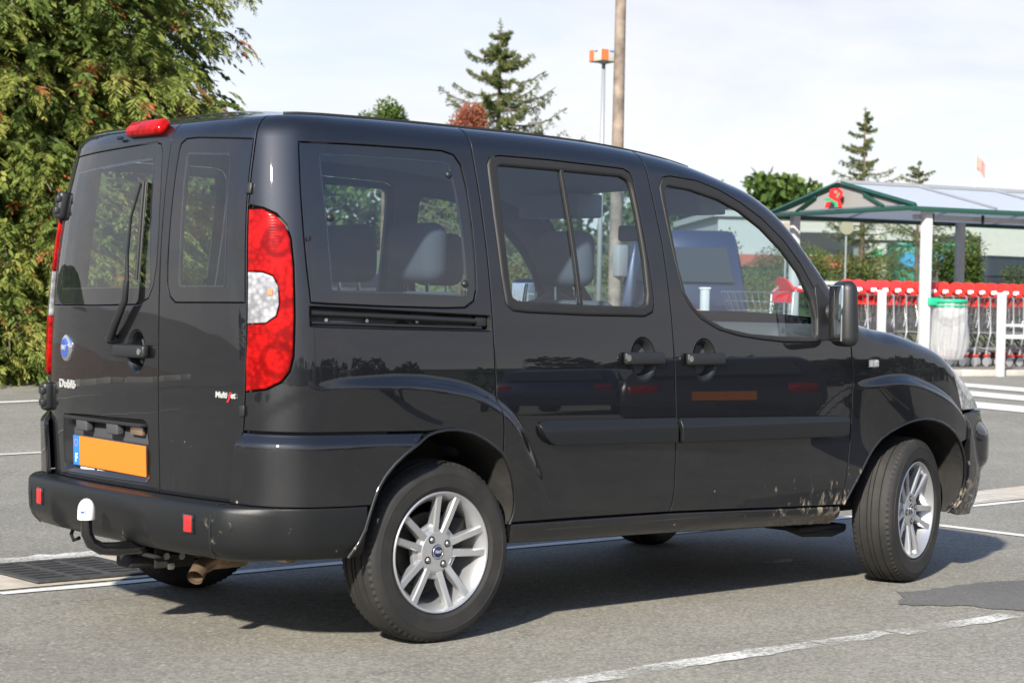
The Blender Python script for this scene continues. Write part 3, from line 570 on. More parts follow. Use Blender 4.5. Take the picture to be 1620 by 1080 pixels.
quarter = fixtop([(-.736, 1.452), (-.674, 1.4415), (-.630, 1.424), (-.597, 1.390), (-.582, 1.343), (-.577, 1.257), (-.581, 1.089), (-.587, .967), (-.599, .919), (-.626, .8855), (-.676, .8615), (-.760, .8505), (-.769, .7245), (-.105, .7225), (-.012, .729), (.071, .716), (.132, .691), (.187, .659)]+gapA+tops(.15, -.66, 40)+doorR[:4])
sliding = fixtop(gapA[::-1]+archR[11:]+[(.286, .392), (.651, .391)]+gapB[::-1]+tops(.98, .22, 36))
fdoor = fixtop(gapB+[(1.6, .372)]+gapC[::-1]+tops(2.10, 1.05, 60))
fender = fixtop(gapC+archF[:9]+[(2.935, .60), (2.942, .718), (2.925, .80), (2.885, .90), (2.87, 2)]+tops(2.85, 2.16, 30))
bcorner = [(-.769, .7215), (-.13, .7195)]+[(-.168, .687), (-.233, .640), (-.295, .561), (-.333, .487), (-.807, .487), (-.786, .676)]
rdoor = fixtop(doorR+[(-1.0, .487)]+split[::-1]+tops(-1.18, -.72, 24))
ldoor = fixtop(split+[(-1.4, .487), (-1.8, .487)]+mir(doorR)[::-1]+tops(2*U0+.72, -1.24, 44))
step_off = lambda u, v: .030*sstep(.724, .678, v)*np.ones_like(u)
def both(name, fn):
    "build a part on the right side and its twin on the left"
    return fn(lambda lp: lp), fn(mir)
for f in (lambda l: l, mir):
    left = f is mir
    panel('quarter_panel', f(quarter), 'van_paint', VAN, holes=[f(qglass), f(rail)], step=.02, extra=None if left else RIDGE_R)
    d = panel('sliding_door', f(sliding), 'van_paint', VAN, holes=[f(swout), f(ellipse(handS, .062, .078))], step=.02, extra=None if left else RIDGE_R)
    fd = panel('front_door', f(fdoor), 'van_paint', VAN, holes=[f(fwout), f(ellipse(handF, .062, .078))], step=.02)
    panel('fender', f(fender), 'van_paint', VAN, step=.02, extra=None if left else RIDGE_F, holes=[f(ellipse((2.262, .933), .034, .017, 20))])
    panel('bumper_corner', f(bcorner), 'van_paint', VAN, off=step_off, step=.014)
    # glazing
    b = panel('quarter_window', f(qclear), 'glass_tint', VAN, gap=0, off=-.003, thick=.003, step=.04, edge=.001, drop=.0)
    panel('window_border', f(qglass), 'gloss_black', b, holes=[grow(f(qclear), -.008)], gap=.003, off=-.0040, thick=.006, hsm=0, edge=.0012, drop=.0002)
    b = panel('door_window', f(swglass), 'glass_clear', d, gap=-.004, off=-.010, thick=.004, step=.04)
    panel('window_seal', f(swout), 'rubber', d, holes=[f(swglass)], gap=0, off=.006, thick=.016, edge=.010, drop=.008)
    panel('window_divider', f([(.588, 1.640), (.605, 1.640), (.626, 1.148), (.609, 1.148)]), 'rubber', d, gap=0, off=.001, thick=.012, edge=.003)
    b = panel('door_window', f(fwglass), 'glass_clear', fd, gap=-.004, off=-.010, thick=.004, step=.04)
    panel('window_seal', f(fwout), 'rubber', fd, holes=[f(fwglass)], gap=0, off=.003, thick=.014, edge=.006, drop=.005)
    # rubbing strips with a chamfered upper face
    strip_off = lambda u, v: .004+.022*np.clip((.746-v)/.040, 0, 1)
    panel('rubbing_strip', f([(.395, .733), (.41, .743), (.45, .746), (1.082, .740), (1.082, .647), (.47, .656), (.44, .667), (.415, .69)]), 'bumper_plastic', d, off=strip_off, thick=.03, gap=0, edge=.004, drop=.003, step=.012)
    panel('rubbing_strip', f([(1.104, .739), (2.07, .724), (2.088, .718), (2.094, .70), (2.088, .650), (2.06, .640), (1.104, .645)]), 'bumper_plastic', fd, off=strip_off, thick=.03, gap=0, edge=.004, drop=.003, step=.012)
    # handles
    for c, par in ((handS, d), (handF, fd)):
        recess('handle_recess', f(ellipse(c, .062, .078)), 'black_plastic', par, depth=.034, inn=.026)
        M = frame(*f([c])[0], 0); sg = -1 if left else 1
        hb = MB(); hb.rbox((sg*-.005, .002, .012), (.205, .046, .024), .010, 3); placed(hb, M).build('handle', 'black_plastic', par, True, 40)
        kb = MB(); kb.cyl((sg*-.098, .003, .018), (sg*-.098, .003, .026), .012, 14); placed(kb, M).build('handle_lock', 'steel', par, True, 40)
    # sliding-door rail
    recess('slide_rail', f(rail), 'seal_black', VAN, depth=.030, inn=.004)
    rb = MB(); q = np.array(f([(-.525, 1.108), (-.2, 1.099), (.12, 1.089)])); rb.tube(hull(q[:, 0], q[:, 1], -.008).tolist(), .009, 8); rb.build('rail_bar', 'black_plastic', VAN, True, 60)
    rb = MB(); q = np.array(f([(-.525, 1.076), (-.2, 1.070), (.15, 1.065)])); rb.tube(hull(q[:, 0], q[:, 1], -.012).tolist(), .006, 8); rb.build('rail_bar', 'black_plastic', VAN, True, 60)
    for u_ in (-.47, -.32, -.12):
        M = frame(*f([(u_, 1.085)])[0], -.024); placed(MB().cyl((0, 0, 0), (0, 0, .006), .006, 10), M).build('rail_screw', 'steel', VAN, True, 40)
    M = frame(*f([(.150, 1.085)])[0], -.03); placed(MB().rbox((0, 0, .012), (.05, .034, .022), .006, 2), M).build('rail_roller', 'black_plastic', VAN, True, 40)
    # window fixings of the quarter glass
    for c in ((.066, 1.587), (.086, 1.215), (-.444, 1.418)):
        M = frame(*f([c])[0], 0); placed(MB().lathe([(0, .006), (.009, .005), (.013, 0), (.013, -.008)], 16, 'z'), M).build('glass_fixing', 'black_plastic', VAN, True, 50)
    # side indicator
    M = frame(*f([(2.262, .933)])[0], -.002)
    placed(MB().rbox((0, 0, .002), (.066, .032, .014), .006, 3), M).build('side_indicator', 'clear_lens', VAN, True, 40)
    placed(MB().tube([(.036*math.cos(a), .0185*math.sin(a), .003) for a in np.linspace(0, 2*PI, 24, endpoint=False)], .003, 6, closed=True), M).build('indicator_rim', 'black_plastic', VAN, True, 60)
    # tail lamp: outer lens cut into three coloured areas
    up = [q for q in lamp if q[1] > 1.24 or False]
    L_up = [(-.728, 1.438), (-.674, 1.439), (-.633, 1.421), (-.600, 1.388), (-.585, 1.342), (-.580, 1.257), (-.584, 1.089), (-.590, .968), (-.602, .921), (-.628, .888), (-.677, .864), (-.752, .853), (-.751, .945), (-.7425, 1.067), (-.674, 1.071), (-.637, 1.095), (-.626, 1.135), (-.627, 1.193), (-.643, 1.225), (-.679, 1.2375), (-.7355, 1.238)]
    lens_off = lambda u, v: np.full_like(u, .010)
    tl = panel('tail_lamp', f(L_up), 'red_lens', VAN, off=lens_off, thick=.03, gap=.0008, edge=.006, drop=.004, step=.016)
    panel('reversing_lens', f(white), 'clear_lens', tl, off=lens_off, thick=.03, gap=.001, edge=.003, drop=.002, step=.016)
    placed(MB().rbox((0, 0, 0), (.018, .022, .004), .0015, 2), frame(*f([(-.655, 1.172)])[0], .011)).build('bulb_amber', 'lamp_orange', tl)
    for c in ((-.733, 1.505), (-.772, .790)):
        M = frame(*f([c])[0], 0); placed(MB().rbox((.004*(-1 if left else 1), 0, .004), (.022, .036, .012), .003, 2), M).build('hinge_cover', 'black_plastic', VAN, True, 40)
    # door hinges standing proud of the edge
    for z_ in (1.475, .772):
        M = frame(*f([(-.742 if z_ > 1 else -.766, z_)])[0], .0)
        if left: placed(MB().rbox((-.012, 0, .012), (.062, .105, .040), .014, 3).rbox((-.004, .022, .028), (.05, .026, .022), .006, 2).rbox((-.004, -.022, .028), (.05, .026, .022), .006, 2), M).build('hinge', 'black_plastic', VAN, True, 40)
    # sill
    panel('sill', f([(.292, .387), (1.075, .381), (2.085, .352), (2.118, .30), (2.096, .272), (1.2, .295), (.299, .315)]), 'van_paint', VAN, off=lambda u, v: -.004-.05*sstep(.34, .26, v)+.004*sstep(.36, .385, v), thick=.05, edge=.006)
    # wheel-arch liners
    for arch, x0, x1 in ((archR, 0, 0), (archF, 0, 0)):
        q = resample(f(arch), .03, 1, closed=False); vv_ = []; ff_ = []; n = len(q)
        X3 = hull(q[:, 0], q[:, 1], -.012); sgn = np.sign(X3[0, 1])
        cx_ = X3[:, 0].mean()
        for k, yy in enumerate((None, .70, .50)):
            R_ = X3.copy()
            if yy is not None: R_[:, 1] = sgn*yy; R_[:, 0] = cx_+(R_[:, 0]-cx_)*1.03; R_[:, 2] = .3+(R_[:, 2]-.3)*1.03
            vv_ += R_.tolist()
        for k in range(2): ff_ += [(k*n+j, k*n+j+1, (k+1)*n+j+1, (k+1)*n+j) for j in range(n-1)]
        ff_.append(tuple(range(2*n, 3*n)))
        mesh_obj('arch_liner', vv_, ff_, 'mud_liner', VAN, True, angle=50)
        # rolled lip
        q = resample(f(arch), .02, 1, closed=False); lp3 = hull(q[:, 0], q[:, 1], (.024 if arch is archR else .003))
        if arch is archR:
            k = q[:, 0]*(1 if not left else -1)+(0 if not left else 2*U0)
            o_ = step_off(q[:, 0], q[:, 1])*((q[:, 0] < -.05) if not left else (q[:, 0] > 2*U0+.05)); lp3 = hull(q[:, 0], q[:, 1], o_-.002)
        else: lp3 = hull(q[:, 0], q[:, 1], -.002)
        MB().tube(lp3.tolist(), .006, 8).build('arch_lip', 'van_paint', VAN, True, 70)
    # inner trim, one skin with the window openings cut out
    lin = fixtop([(-1.214, 9), (-1.214, .42), (-.40, .42), (-.39, .60), (-.2, .76), (.15, .76), (.28, .62), (.33, .34), (2.02, .33), (2.06, .50), (2.2, .70), (2.3, .74), (2.3, .95), (2.08, 1.03), (2.0, 1.10)]+tops(2.02, -1.19, 90)) if not left else \
        fixtop([(-1.214, 9), (-1.214, .42)]+mir([(-.40, .42), (-.39, .60), (-.2, .76), (.15, .76), (.28, .62), (.33, .34), (2.02, .33), (2.06, .50), (2.2, .70), (2.3, .74), (2.3, .95), (2.08, 1.03), (2.0, 1.10)])+tops(2*U0-2.02, -1.24, 90))
    panel('inner_trim', lin, 'trim_grey', VAN, holes=[grow(f(qclear), .035), grow(f(swglass), .03), grow(f(fwglass), .022), grow(rwlc, .04) if left else grow(rwrc, .04)], off=-.030, thick=.012, step=.05, gap=0, edge=.004)
    # mirror
    mx0 = Vector(hull(*f([(1.985, 1.155)])[0], 0.0)); sy_ = 1 if left else -1
    mo = Vector((1.945, sy_*.952, 1.137)); fold = Matrix.Rotation(-sy_*math.radians(-27), 3, 'Z')
    mb = MB(); mb.rbox((0, 0, 0), (.082, .150, .262), .038, 5)
    for i, q in enumerate(mb.v):
        q = Vector(q); q.x *= 1-.30*max(0, q.z)/.14 if q.x > 0 else 1; q.y *= 1-.10*(q.z/.14); mb.v[i] = tuple(fold@q+mo)
    mr = mb.build('door_mirror', 'black_plastic', VAN, True, 60)
    mf = MB().rbox((-.038, 0, 0), (.012, .122, .222), .005, 3); mf.v = [tuple(fold@Vector(q)+mo) for q in mf.v]; mf.build('mirror_face', 'mirror_glass', mr, True, 40)
    MB().tube([(mx0.x+.02, mx0.y*.985, mx0.z-.02), (mx0.x+.03, mx0.y*1.05, mx0.z-.015), (mo.x+.02, mo.y*.985, mo.z-.02)], [.05, .038, .03], 12).build('mirror_arm', 'black_plastic', mr, True, 60)
    panel('mirror_base', f([(1.915, 1.24), (1.935, 1.255), (2.02, 1.17), (2.075, 1.09), (2.06, 1.035), (1.93, 1.025), (1.905, 1.04), (1.912, 1.12)]), 'black_plastic', mr, off=.006, thick=.01, gap=0, edge=.006, drop=.004)
    # headlamp and nose
    panel('headlamp', fixtop(f([(2.875, 9), (2.890, .90), (2.930, .80), (2.947, .722), (3.2, .722), (3.52, .722), (3.54, .76), (3.50, 9)]+tops(3.45, 2.92, 24))), 'clear_lens', VAN, off=.002, thick=.03, edge=.006)
# front bumper, grille side
fb = [(2.942, .714), (2.936, .60), (2.948, .505), (2.962, .411), (2.952, .343), (2.885, .282), (2.95, .262), (3.2, .25), (U1-.01, .25), (U1-.01, .714), (3.4, .716)]
for f in (lambda l: l, mir):
    bump = lambda u, v: .012+.028*sstep(.67, .60, v)*sstep(.44, .50, v)*sstep(3.02, 3.15, np.where(u < U0, 2*U0-u, u))
    panel('front_bumper', f(fb), 'van_paint', VAN, off=bump, step=.02, thick=.03)
    panel('nose_panel', fixtop(f([(3.55, .718), (U1-.01, .718), (U1-.01, 9)]+tops(U1-.02, 3.56, 12))), 'van_paint', VAN, step=.03)

# rear doors
rd = panel('rear_door', rdoor, 'van_paint', VAN, holes=[rwr], step=.02); rd['label'] = 'narrow right-hand rear door'
ld = panel('rear_door', ldoor, 'van_paint', VAN, holes=[rwl, plate_rec, S(ellipse((.054, .962), .058, .072))], step=.02); ld['label'] = 'wide left-hand rear door with wiper and number plate'
for par, lp, lc in ((rd, rwr, rwrc), (ld, rwl, rwlc)):
    panel('rear_window', lc, 'glass_tint', par, gap=0, off=-.001, thick=.003, step=.04, edge=.001, drop=.0)
    panel('window_border', lp, 'gloss_black', par, holes=[grow(lc, -.008)], gap=.002, off=-.002, thick=.006, edge=.0012, drop=.0002)
panel('rear_light_bar', S([(-.49, .745), (.13, .752), (.13, .751), (-.49, .744)]), 'van_paint', ld, gap=0, thick=.002) if False else None
# number plate recess: dished floor, lamps and plate
recess('plate_recess', plate_rec, 'van_paint', ld, depth=.034, inn=.03)
MB().rbox((0, 0, 0), (.001, .001, .001), .0001, 1) if False else None
MP = frame(U0-.172, .588, -.030)
rotp = Matrix.Rotation(math.radians(-.6), 4, 'Z')
pf = placed(MB().rbox((0, -.006, .004), (.528, .128, .010), .004, 2), MP@rotp).build('plate_holder', 'gloss_black', ld, True, 40)
npl = placed(MB().rbox((.022, 0, .0105), (.470, .106, .004), .0012, 2), MP@rotp).build('number_plate', 'plate_orange', ld); npl['label'] = 'blank orange number plate with blue country band'
bl = placed(MB().box((-.236, 0, .0105), (.044, .106, .0042)), MP@rotp).build('country_band', 'plate_blue', npl)
text_obj('country_letter', 'F', .042, 'white_plastic', npl, MP@rotp@Matrix.Translation((-.236, -.028, .0127)), .0004, bold=.001)
for k in range(12):
    a = 2*PI*k/12; placed(MB().box((-.236+.012*math.cos(a), .028+.012*math.sin(a), .0129), (.003, .003, .0006)), MP@rotp).build('band_star', 'plate_orange', npl)
for x_, w_ in ((-.16, .10), (-.045, .09), (.06, .11), (.155, .06)):
    placed(MB().box((x_, -.062, .0092), (w_, .009, .002)), MP@rotp).build('holder_lettering', 'white_plastic', npl)
sh = placed(MB().rbox((-.01, .122, .010), (.56, .012, .055), .005, 2), MP).build('light_hood', 'seal_black', ld, True, 40)
placed(MB().rbox((-.01, .112, -.002), (.55, .035, .006), .002, 2), MP).build('hood_gap', 'seal_black', ld)
for x_ in (-.155, .065): placed(MB().rbox((x_, .100, .020), (.078, .040, .030), .006, 3), MP).build('plate_light', 'trim_grey', ld, True, 40)
placed(MB().rbox((.205, .100, .010), (.085, .030, .014), .005, 2), MP).build('release_lever', 'rust_pipe', ld, True, 40)
# rear handle, badge, lettering
recess('handle_recess', S(ellipse((.054, .962), .058, .072)), 'van_paint', ld, depth=.03, inn=.024)
M = frame(U0+.040, .962, .0)
placed(MB().rbox((0, 0, .014), (.205, .044, .028), .010, 3), M).build('handle', 'black_plastic', ld, True, 40)
placed(MB().cyl((.080, 0, .026), (.080, 0, .031), .011, 16), M).build('handle_lock', 'chrome', ld, True, 40)
M = frame(U0-.467, .957, .001)
bd = placed(MB().lathe([(0, .010), (.030, .009), (.036, .009), (.041, .008), (.047, .005), (.049, 0), (.049, -.004)], 40, 'z'), M).build('badge', 'chrome', ld, True, 40)
placed(MB().lathe([(0, .0118), (.025, .0112), (.036, .0096), (.0361, .008)], 36, 'z'), M).build('badge_disc', 'blue_badge', bd, True, 40)
text_obj('badge_lettering', 'FIAT', .024, 'silver_text', bd, M@Matrix.Translation((0, 0, .0125)), .0006, bold=.0008)
M = frame(U0-.452, .826, .002); text_obj('model_lettering', 'Doblò', .042, 'silver_text', ld, M@Matrix.Scale(1.4, 4, (1, 0, 0)), .002, bold=.001)
M = frame(-.842, .836, .002); text_obj('engine_lettering', 'Multi', .027, 'silver_text', rd, M@Matrix.Translation((-.022, 0, 0)), .0015, bold=.0008); text_obj('engine_letter', 'J', .034, 'red_text', rd, M@Matrix.Translation((.014, -.003, 0)), .0015, shear=.3, bold=.001); text_obj('engine_lettering', 'et', .027, 'silver_text', rd, M@Matrix.Translation((.034, 0, 0)), .0015, bold=.0008)
# wiper
def onr(s, z, d): return tuple(hull(U0+s, z, d))
MB().tube([onr(-.092, 1.000, .020), onr(-.052, 1.046, .026), onr(.022, 1.135, .030), onr(.030, 1.20, .030)], [.015, .014, .012, .010], 8).build('wiper_arm', 'black_plastic', ld, True, 60)
MB().tube([onr(.030, 1.19, .030), onr(.030, 1.30, .032), onr(.033, 1.42, .030), onr(.060, 1.535, .020)], [.008, .006, .005, .005], 6).build('wiper_arm', 'black_plastic', ld, True, 60)
MB().tube([onr(.069, 1.54, .014), onr(.078, 1.42, .016), onr(.068, 1.205, .014)], .006, 6).tube([onr(.070, 1.54, .006), onr(.080, 1.42, .007), onr(.070, 1.205, .006)], .005, 4).build('wiper_blade', 'rubber', ld, True, 60)
M = frame(U0-.094, .998, .0); placed(MB().lathe([(0, .034), (.012, .032), (.016, .024), (.018, .0)], 18, 'z'), M).build('wiper_pivot', 'black_plastic', ld, True, 50)
# high brake lamp and washer jet
MT = frame(U0-.005, 1.722, .0)
placed(MB().rbox((0, .004, .012), (.235, .062, .042), .020, 4), MT).build('brake_lamp', 'red_lens', ld, True, 60)
placed(MB().rbox((-.155, -.030, .008), (.034, .012, .014), .005, 2), MT).build('washer_jet', 'black_plastic', ld, True, 40)

# ------------------------------------------------------------------ roof, windscreen, bonnet: one crowned sheet over the side's top edge
crown = spl([-.8, 1.0, 1.3, 1.6, 1.9, 2.1, 2.2, 2.4, 2.7, 3.0, 3.3, 3.5], [.040, .040, .045, .070, .10, .085, .04, .045, .05, .04, .02, 0])
def sheet(name, u0, u1, t0, t1, nu, ntt, m, off=0.0):
    us = np.linspace(u0, u1, nu); ts = np.linspace(t0, t1, ntt); E_ = hull(us, top(us)); xr = float(hull(U0, top(U0))[0]); vv_ = []
    for e in E_:
        for t in ts:
            c = float(crown(e[0]))*float(sstep(0, .18, e[0]-xr))*(1-abs(t)**2.2)
            vv_.append((e[0], e[1]*-t, e[2]+c+off))
    ff_ = [(i*ntt+j, (i+1)*ntt+j, (i+1)*ntt+j+1, i*ntt+j+1) for i in range(nu-1) for j in range(ntt-1)]
    return mesh_obj(name, vv_, ff_, m, VAN, True)
U_ws0, U_ws1 = 1.66, 2.22
sheet('roof', U0, U_ws0, -1, 1, 110, 25, 'van_paint'); sheet('headliner', -1.2, 1.64, -.97, .97, 40, 13, 'headliner', -.05)
sheet('windscreen', U_ws0, U_ws1, -.93, .93, 24, 21, 'glass_clear', .001); sheet('bonnet', U_ws1, U1, -1, 1, 70, 21, 'van_paint')
for s in (-1, 1): sheet('windscreen_pillar', U_ws0, U_ws1, s*.93 if s > 0 else -1, 1 if s > 0 else -.93, 30, 3, 'van_paint')
for f in (lambda l: l, mir):      # dark roof ditch strip
    q = np.array(f([(u, 0) for u in np.linspace(-.62, 1.35, 60)])); e = hull(q[:, 0], top(q[:, 0])); e[:, 1] *= .985; e[:, 2] += .003
    MB().tube(e.tolist(), .007, 6).build('roof_strip', 'rubber', VAN, True, 70)

# ------------------------------------------------------------------ rear bumper, swept round the tail
def bumper():
    us = np.concatenate([np.linspace(2*U0+.345, 2*U0+.60, 10), np.linspace(2*U0+.62, 2*U0+1.0, 26), np.linspace(2*U0+1.02, -1.02, 28), np.linspace(-1.0, -.62, 26), np.linspace(-.60, -.345, 10)])
    rear = [(-.03, .486), (.050, .4885), (.078, .486), (.088, .480), (.093, .468), (.095, .42), (.093, .368), (.083, .340), (.055, .316), (.0, .300), (-.05, .30)]
    side = [(-.01, .486), (.018, .4855), (.0255, .4845), (.0262, .478), (.027, .455), (.0265, .42), (.024, .375), (.018, .340), (.006, .320), (-.012, .314), (-.05, .314)]
    V_, F_ = [], []; n = len(rear)
    for u in us:
        s_ = min(u-2*U0, -u) if False else (u if u > U0 else 2*U0-u)
        k = float(sstep(-.60, -.80, s_))
        rec = 0.
        a_ = abs(u-(U0-.06)); rc = float(sstep(.34, .29, a_))
        for i in range(n):
            d = rear[i][0]*k+side[i][0]*(1-k); z_ = rear[i][1]*k+side[i][1]*(1-k)
            if i in (6, 7, 8) and rc > 0: d -= .022*rc
            V_.append(hull(u, z_, d).tolist())
    for i in range(len(us)-1):
        for j in range(n-1): F_.append((i*n+j, (i+1)*n+j, (i+1)*n+j+1, i*n+j+1))
    o = mesh_obj('rear_bumper', V_, F_, 'bumper_plastic', VAN, True); 
    bm = bmesh.new(); bm.from_mesh(o.data); bmesh.ops.recalc_face_normals(bm, faces=bm.faces[:]); bm.to_mesh(o.data); bm.free()
    return o
rb_ = bumper()
for s in (-1, 1):
    c = hull(U0+s*.497, .42, .0955); M = frame(U0+s*.497, .42, .0955)
    placed(MB().rbox((0, 0, 0), (.056, .064, .010), .004, 2), M).build('reflector_bezel', 'gloss_black', rb_, True, 40)
    placed(MB().rbox((.006*0, 0, .004), (.038, .054, .008), .004, 3), M).build('reflector', 'red_reflector', rb_, True, 40)
    uc = -.765 if s > 0 else 2*U0+.765
    M = frame(uc, .425, .0); dd = .083
    placed(MB().lathe([(.020, dd+.002), (.014, dd+.004), (.013, dd-.002), (.0, dd-.004)], 18, 'z'), M).build('sensor_cap', 'black_plastic', rb_, True, 50)
    us_ = np.linspace(.49, .315, 16); pts_ = []
    uu = -.820 if s > 0 else 2*U0+.820
    prof = [(.030, .4905), (.062, .4895), (.081, .480), (.0925, .455), (.0965, .42), (.094, .375), (.082, .337), (.060, .314)]
    MB().tube([tuple(hull(uu+(-.0 if s > 0 else 0), z_, d_+.0005)) for d_, z_ in prof], .0022, 6).build('bumper_joint', 'seal_black', rb_, True, 80)
# tow bar
tb = MB(); tb.tube([(-.60, -.05, .295), (-.70, -.045, .290), (-.79, -.038, .287), (-.845, -.034, .292), (-.880, -.031, .312), (-.897, -.030, .345), (-.90, -.030, .40)], [.026, .026, .024, .022, .021, .020, .018], 12)
tow = tb.build('tow_bar', 'gloss_black', VAN, True, 60)
MB().rbox((-.64, -.03, .262), (.11, .20, .012), .004, 2).rbox((-.60, -.11, .265), (.16, .012, .09), .004, 2).rbox((-.66, .03, .235), (.13, .10, .05), .015, 3).build('tow_bracket', 'seal_black', tow, True, 40)
for q in ((-.645, -.118, .262), (-.585, -.118, .258), (-.62, -.11, .225)): MB().cyl(q, (q[0], q[1]-.014, q[2]), .013, 6).build('tow_bolt', 'steel', tow)
MB().lathe([(.001, .464), (.009, .4625), (.017, .457), (.0235, .448), (.0275, .437), (.029, .424), (.0295, .396), (.028, .393), (.016, .393)], 28, 'z', (-.90, -.03, 0)).build('tow_ball_cap', 'white_plastic', tow, True, 50)
_th = math.radians(-20); _M = Matrix.Translation((-.90, -.03, .420))@Matrix.Rotation(math.radians(-52), 4, 'Z')@Matrix.Translation((0, -.0290, 0))@Matrix.Rotation(math.radians(90), 4, 'X')
for nm, w_, h_, d_, m_ in (('cap_sticker', .021, .017, .0, 'red_text'), ('cap_sticker', .018, .014, .0006, 'white_plastic'), ('cap_sticker', .015, .007, .0012, 'blue_badge')): placed(MB().box((0, 0, d_), (w_, h_, .002)), _M).build(nm, m_, tow)
MB().tube([(-.70, .42, .31), (-.71, .42, .285), (-.70, .42, .262), (-.675, .42, .27)], .007, 8).build('tow_eye', 'seal_black', VAN, True)
# exhaust and underside
MB().tube([(-.45, -.30, .262), (-.60, -.345, .268), (-.66, -.37, .255), (-.70, -.40, .225)], [.03, .03, .028, .028], 16, cap=False).tube([(-.45, -.30, .262), (-.60, -.345, .268), (-.66, -.37, .255), (-.695, -.397, .229)], [.026, .026, .025, .025], 16, cap=False).build('exhaust_pipe', 'rust_pipe', VAN, True)
MB().lathe([(.02, -.10), (.065, -.10), (.072, -.09), (.072, .12), (.065, .13), (.02, .13)], 24, 'y', (-.40, -.42, .335)).build('silencer', 'rust_pipe', VAN, True, 40)
MB().rbox((1.1, 0, .355), (3.4, 1.25, .08), .03, 2).build('floor_pan', 'seal_black', VAN)
MB().rbox((-.45, 0, .40), (.50, 1.30, .05), .02, 2).build('rear_floor', 'seal_black', VAN)
MB().cyl((0, -.70, .28), (0, .70, .28), .035, 12).build('rear_axle', 'seal_black', VAN)
MB().rbox((2.6, 0, .42), (.75, 1.0, .30), .05, 2).build('engine_block', 'seal_black', VAN)
MB().tube([(2.02, -.62, .245), (2.06, -.66, .225), (2.20, -.70, .222), (2.30, -.68, .235)], .016, 6).rbox((2.15, -.60, .245), (.30, .20, .02), .006, 2).build('under_tray', 'seal_black', VAN)

# ------------------------------------------------------------------ cabin
def seat(x, y, w_, hr, lab=None, zt=1.17):
    s_ = MB().rbox((x+.28, y, .68), (.50, w_, .17), .06, 4).build('seat', 'seat_fabric', VAN, True, 60)
    b = MB().rbox((0, 0, .0), (.13, w_, zt-.62), .055, 4, Matrix.Rotation(math.radians(-10), 3, 'Y')); b.v = [tuple(Vector(q)+Vector((x+.05, y, (zt+.62)/2))) for q in b.v]; b.build('backrest', 'seat_fabric', s_, True, 60)
    for yy in hr:
        MB().rbox((x, yy, 1.325), (.105, .275, .215), .05, 5).build('headrest', 'seat_fabric', s_, True, 60)
        for d in (-.06, .06): MB().cyl((x+.005, yy+d, 1.12), (x, yy+d, 1.26), .007, 8).build('headrest_post', 'chrome', s_)
seat(.945, -.39, .48, (-.39,)); seat(.945, .39, .48, (.39,)); seat(.20, 0, 1.28, (-.41, 0, .41), zt=1.19)
MB().rbox((2.02, 0, .98), (.46, 1.48, .22), .07, 4).rbox((1.86, .38, 1.07), (.20, .36, .12), .05, 4).build('dashboard', 'dash', VAN, True, 50)
st = MB(); C_ = Matrix.Rotation(math.radians(62), 3, 'Y'); st.tube([Vector((1.68, .38, 1.02))+C_@Vector((.19*math.cos(a), .19*math.sin(a), 0)) for a in np.linspace(0, 2*PI, 32, endpoint=False)], .014, 8, closed=True)
st.tube([Vector((1.68, .38, 1.02))+C_@Vector((0, -.18, 0)), Vector((1.68, .38, 1.02))+C_@Vector((0, .18, 0))], .02, 8).cyl((1.68, .38, 1.02), (1.95, .38, .93), .035, 10).build('steering_wheel', 'dash', VAN, True, 60)
MB().rbox((1.72, 0, 1.46), (.03, .22, .07), .015, 3).cyl((1.74, 0, 1.47), (1.72, 0, 1.60), .012, 8).build('inside_mirror', 'dash', VAN, True, 50)
for s in (-1, 1): MB().rbox((1.60, s*.36, 1.575), (.15, .38, .10), .008, 3).build('sun_visor', 'headliner', VAN, True, 40)

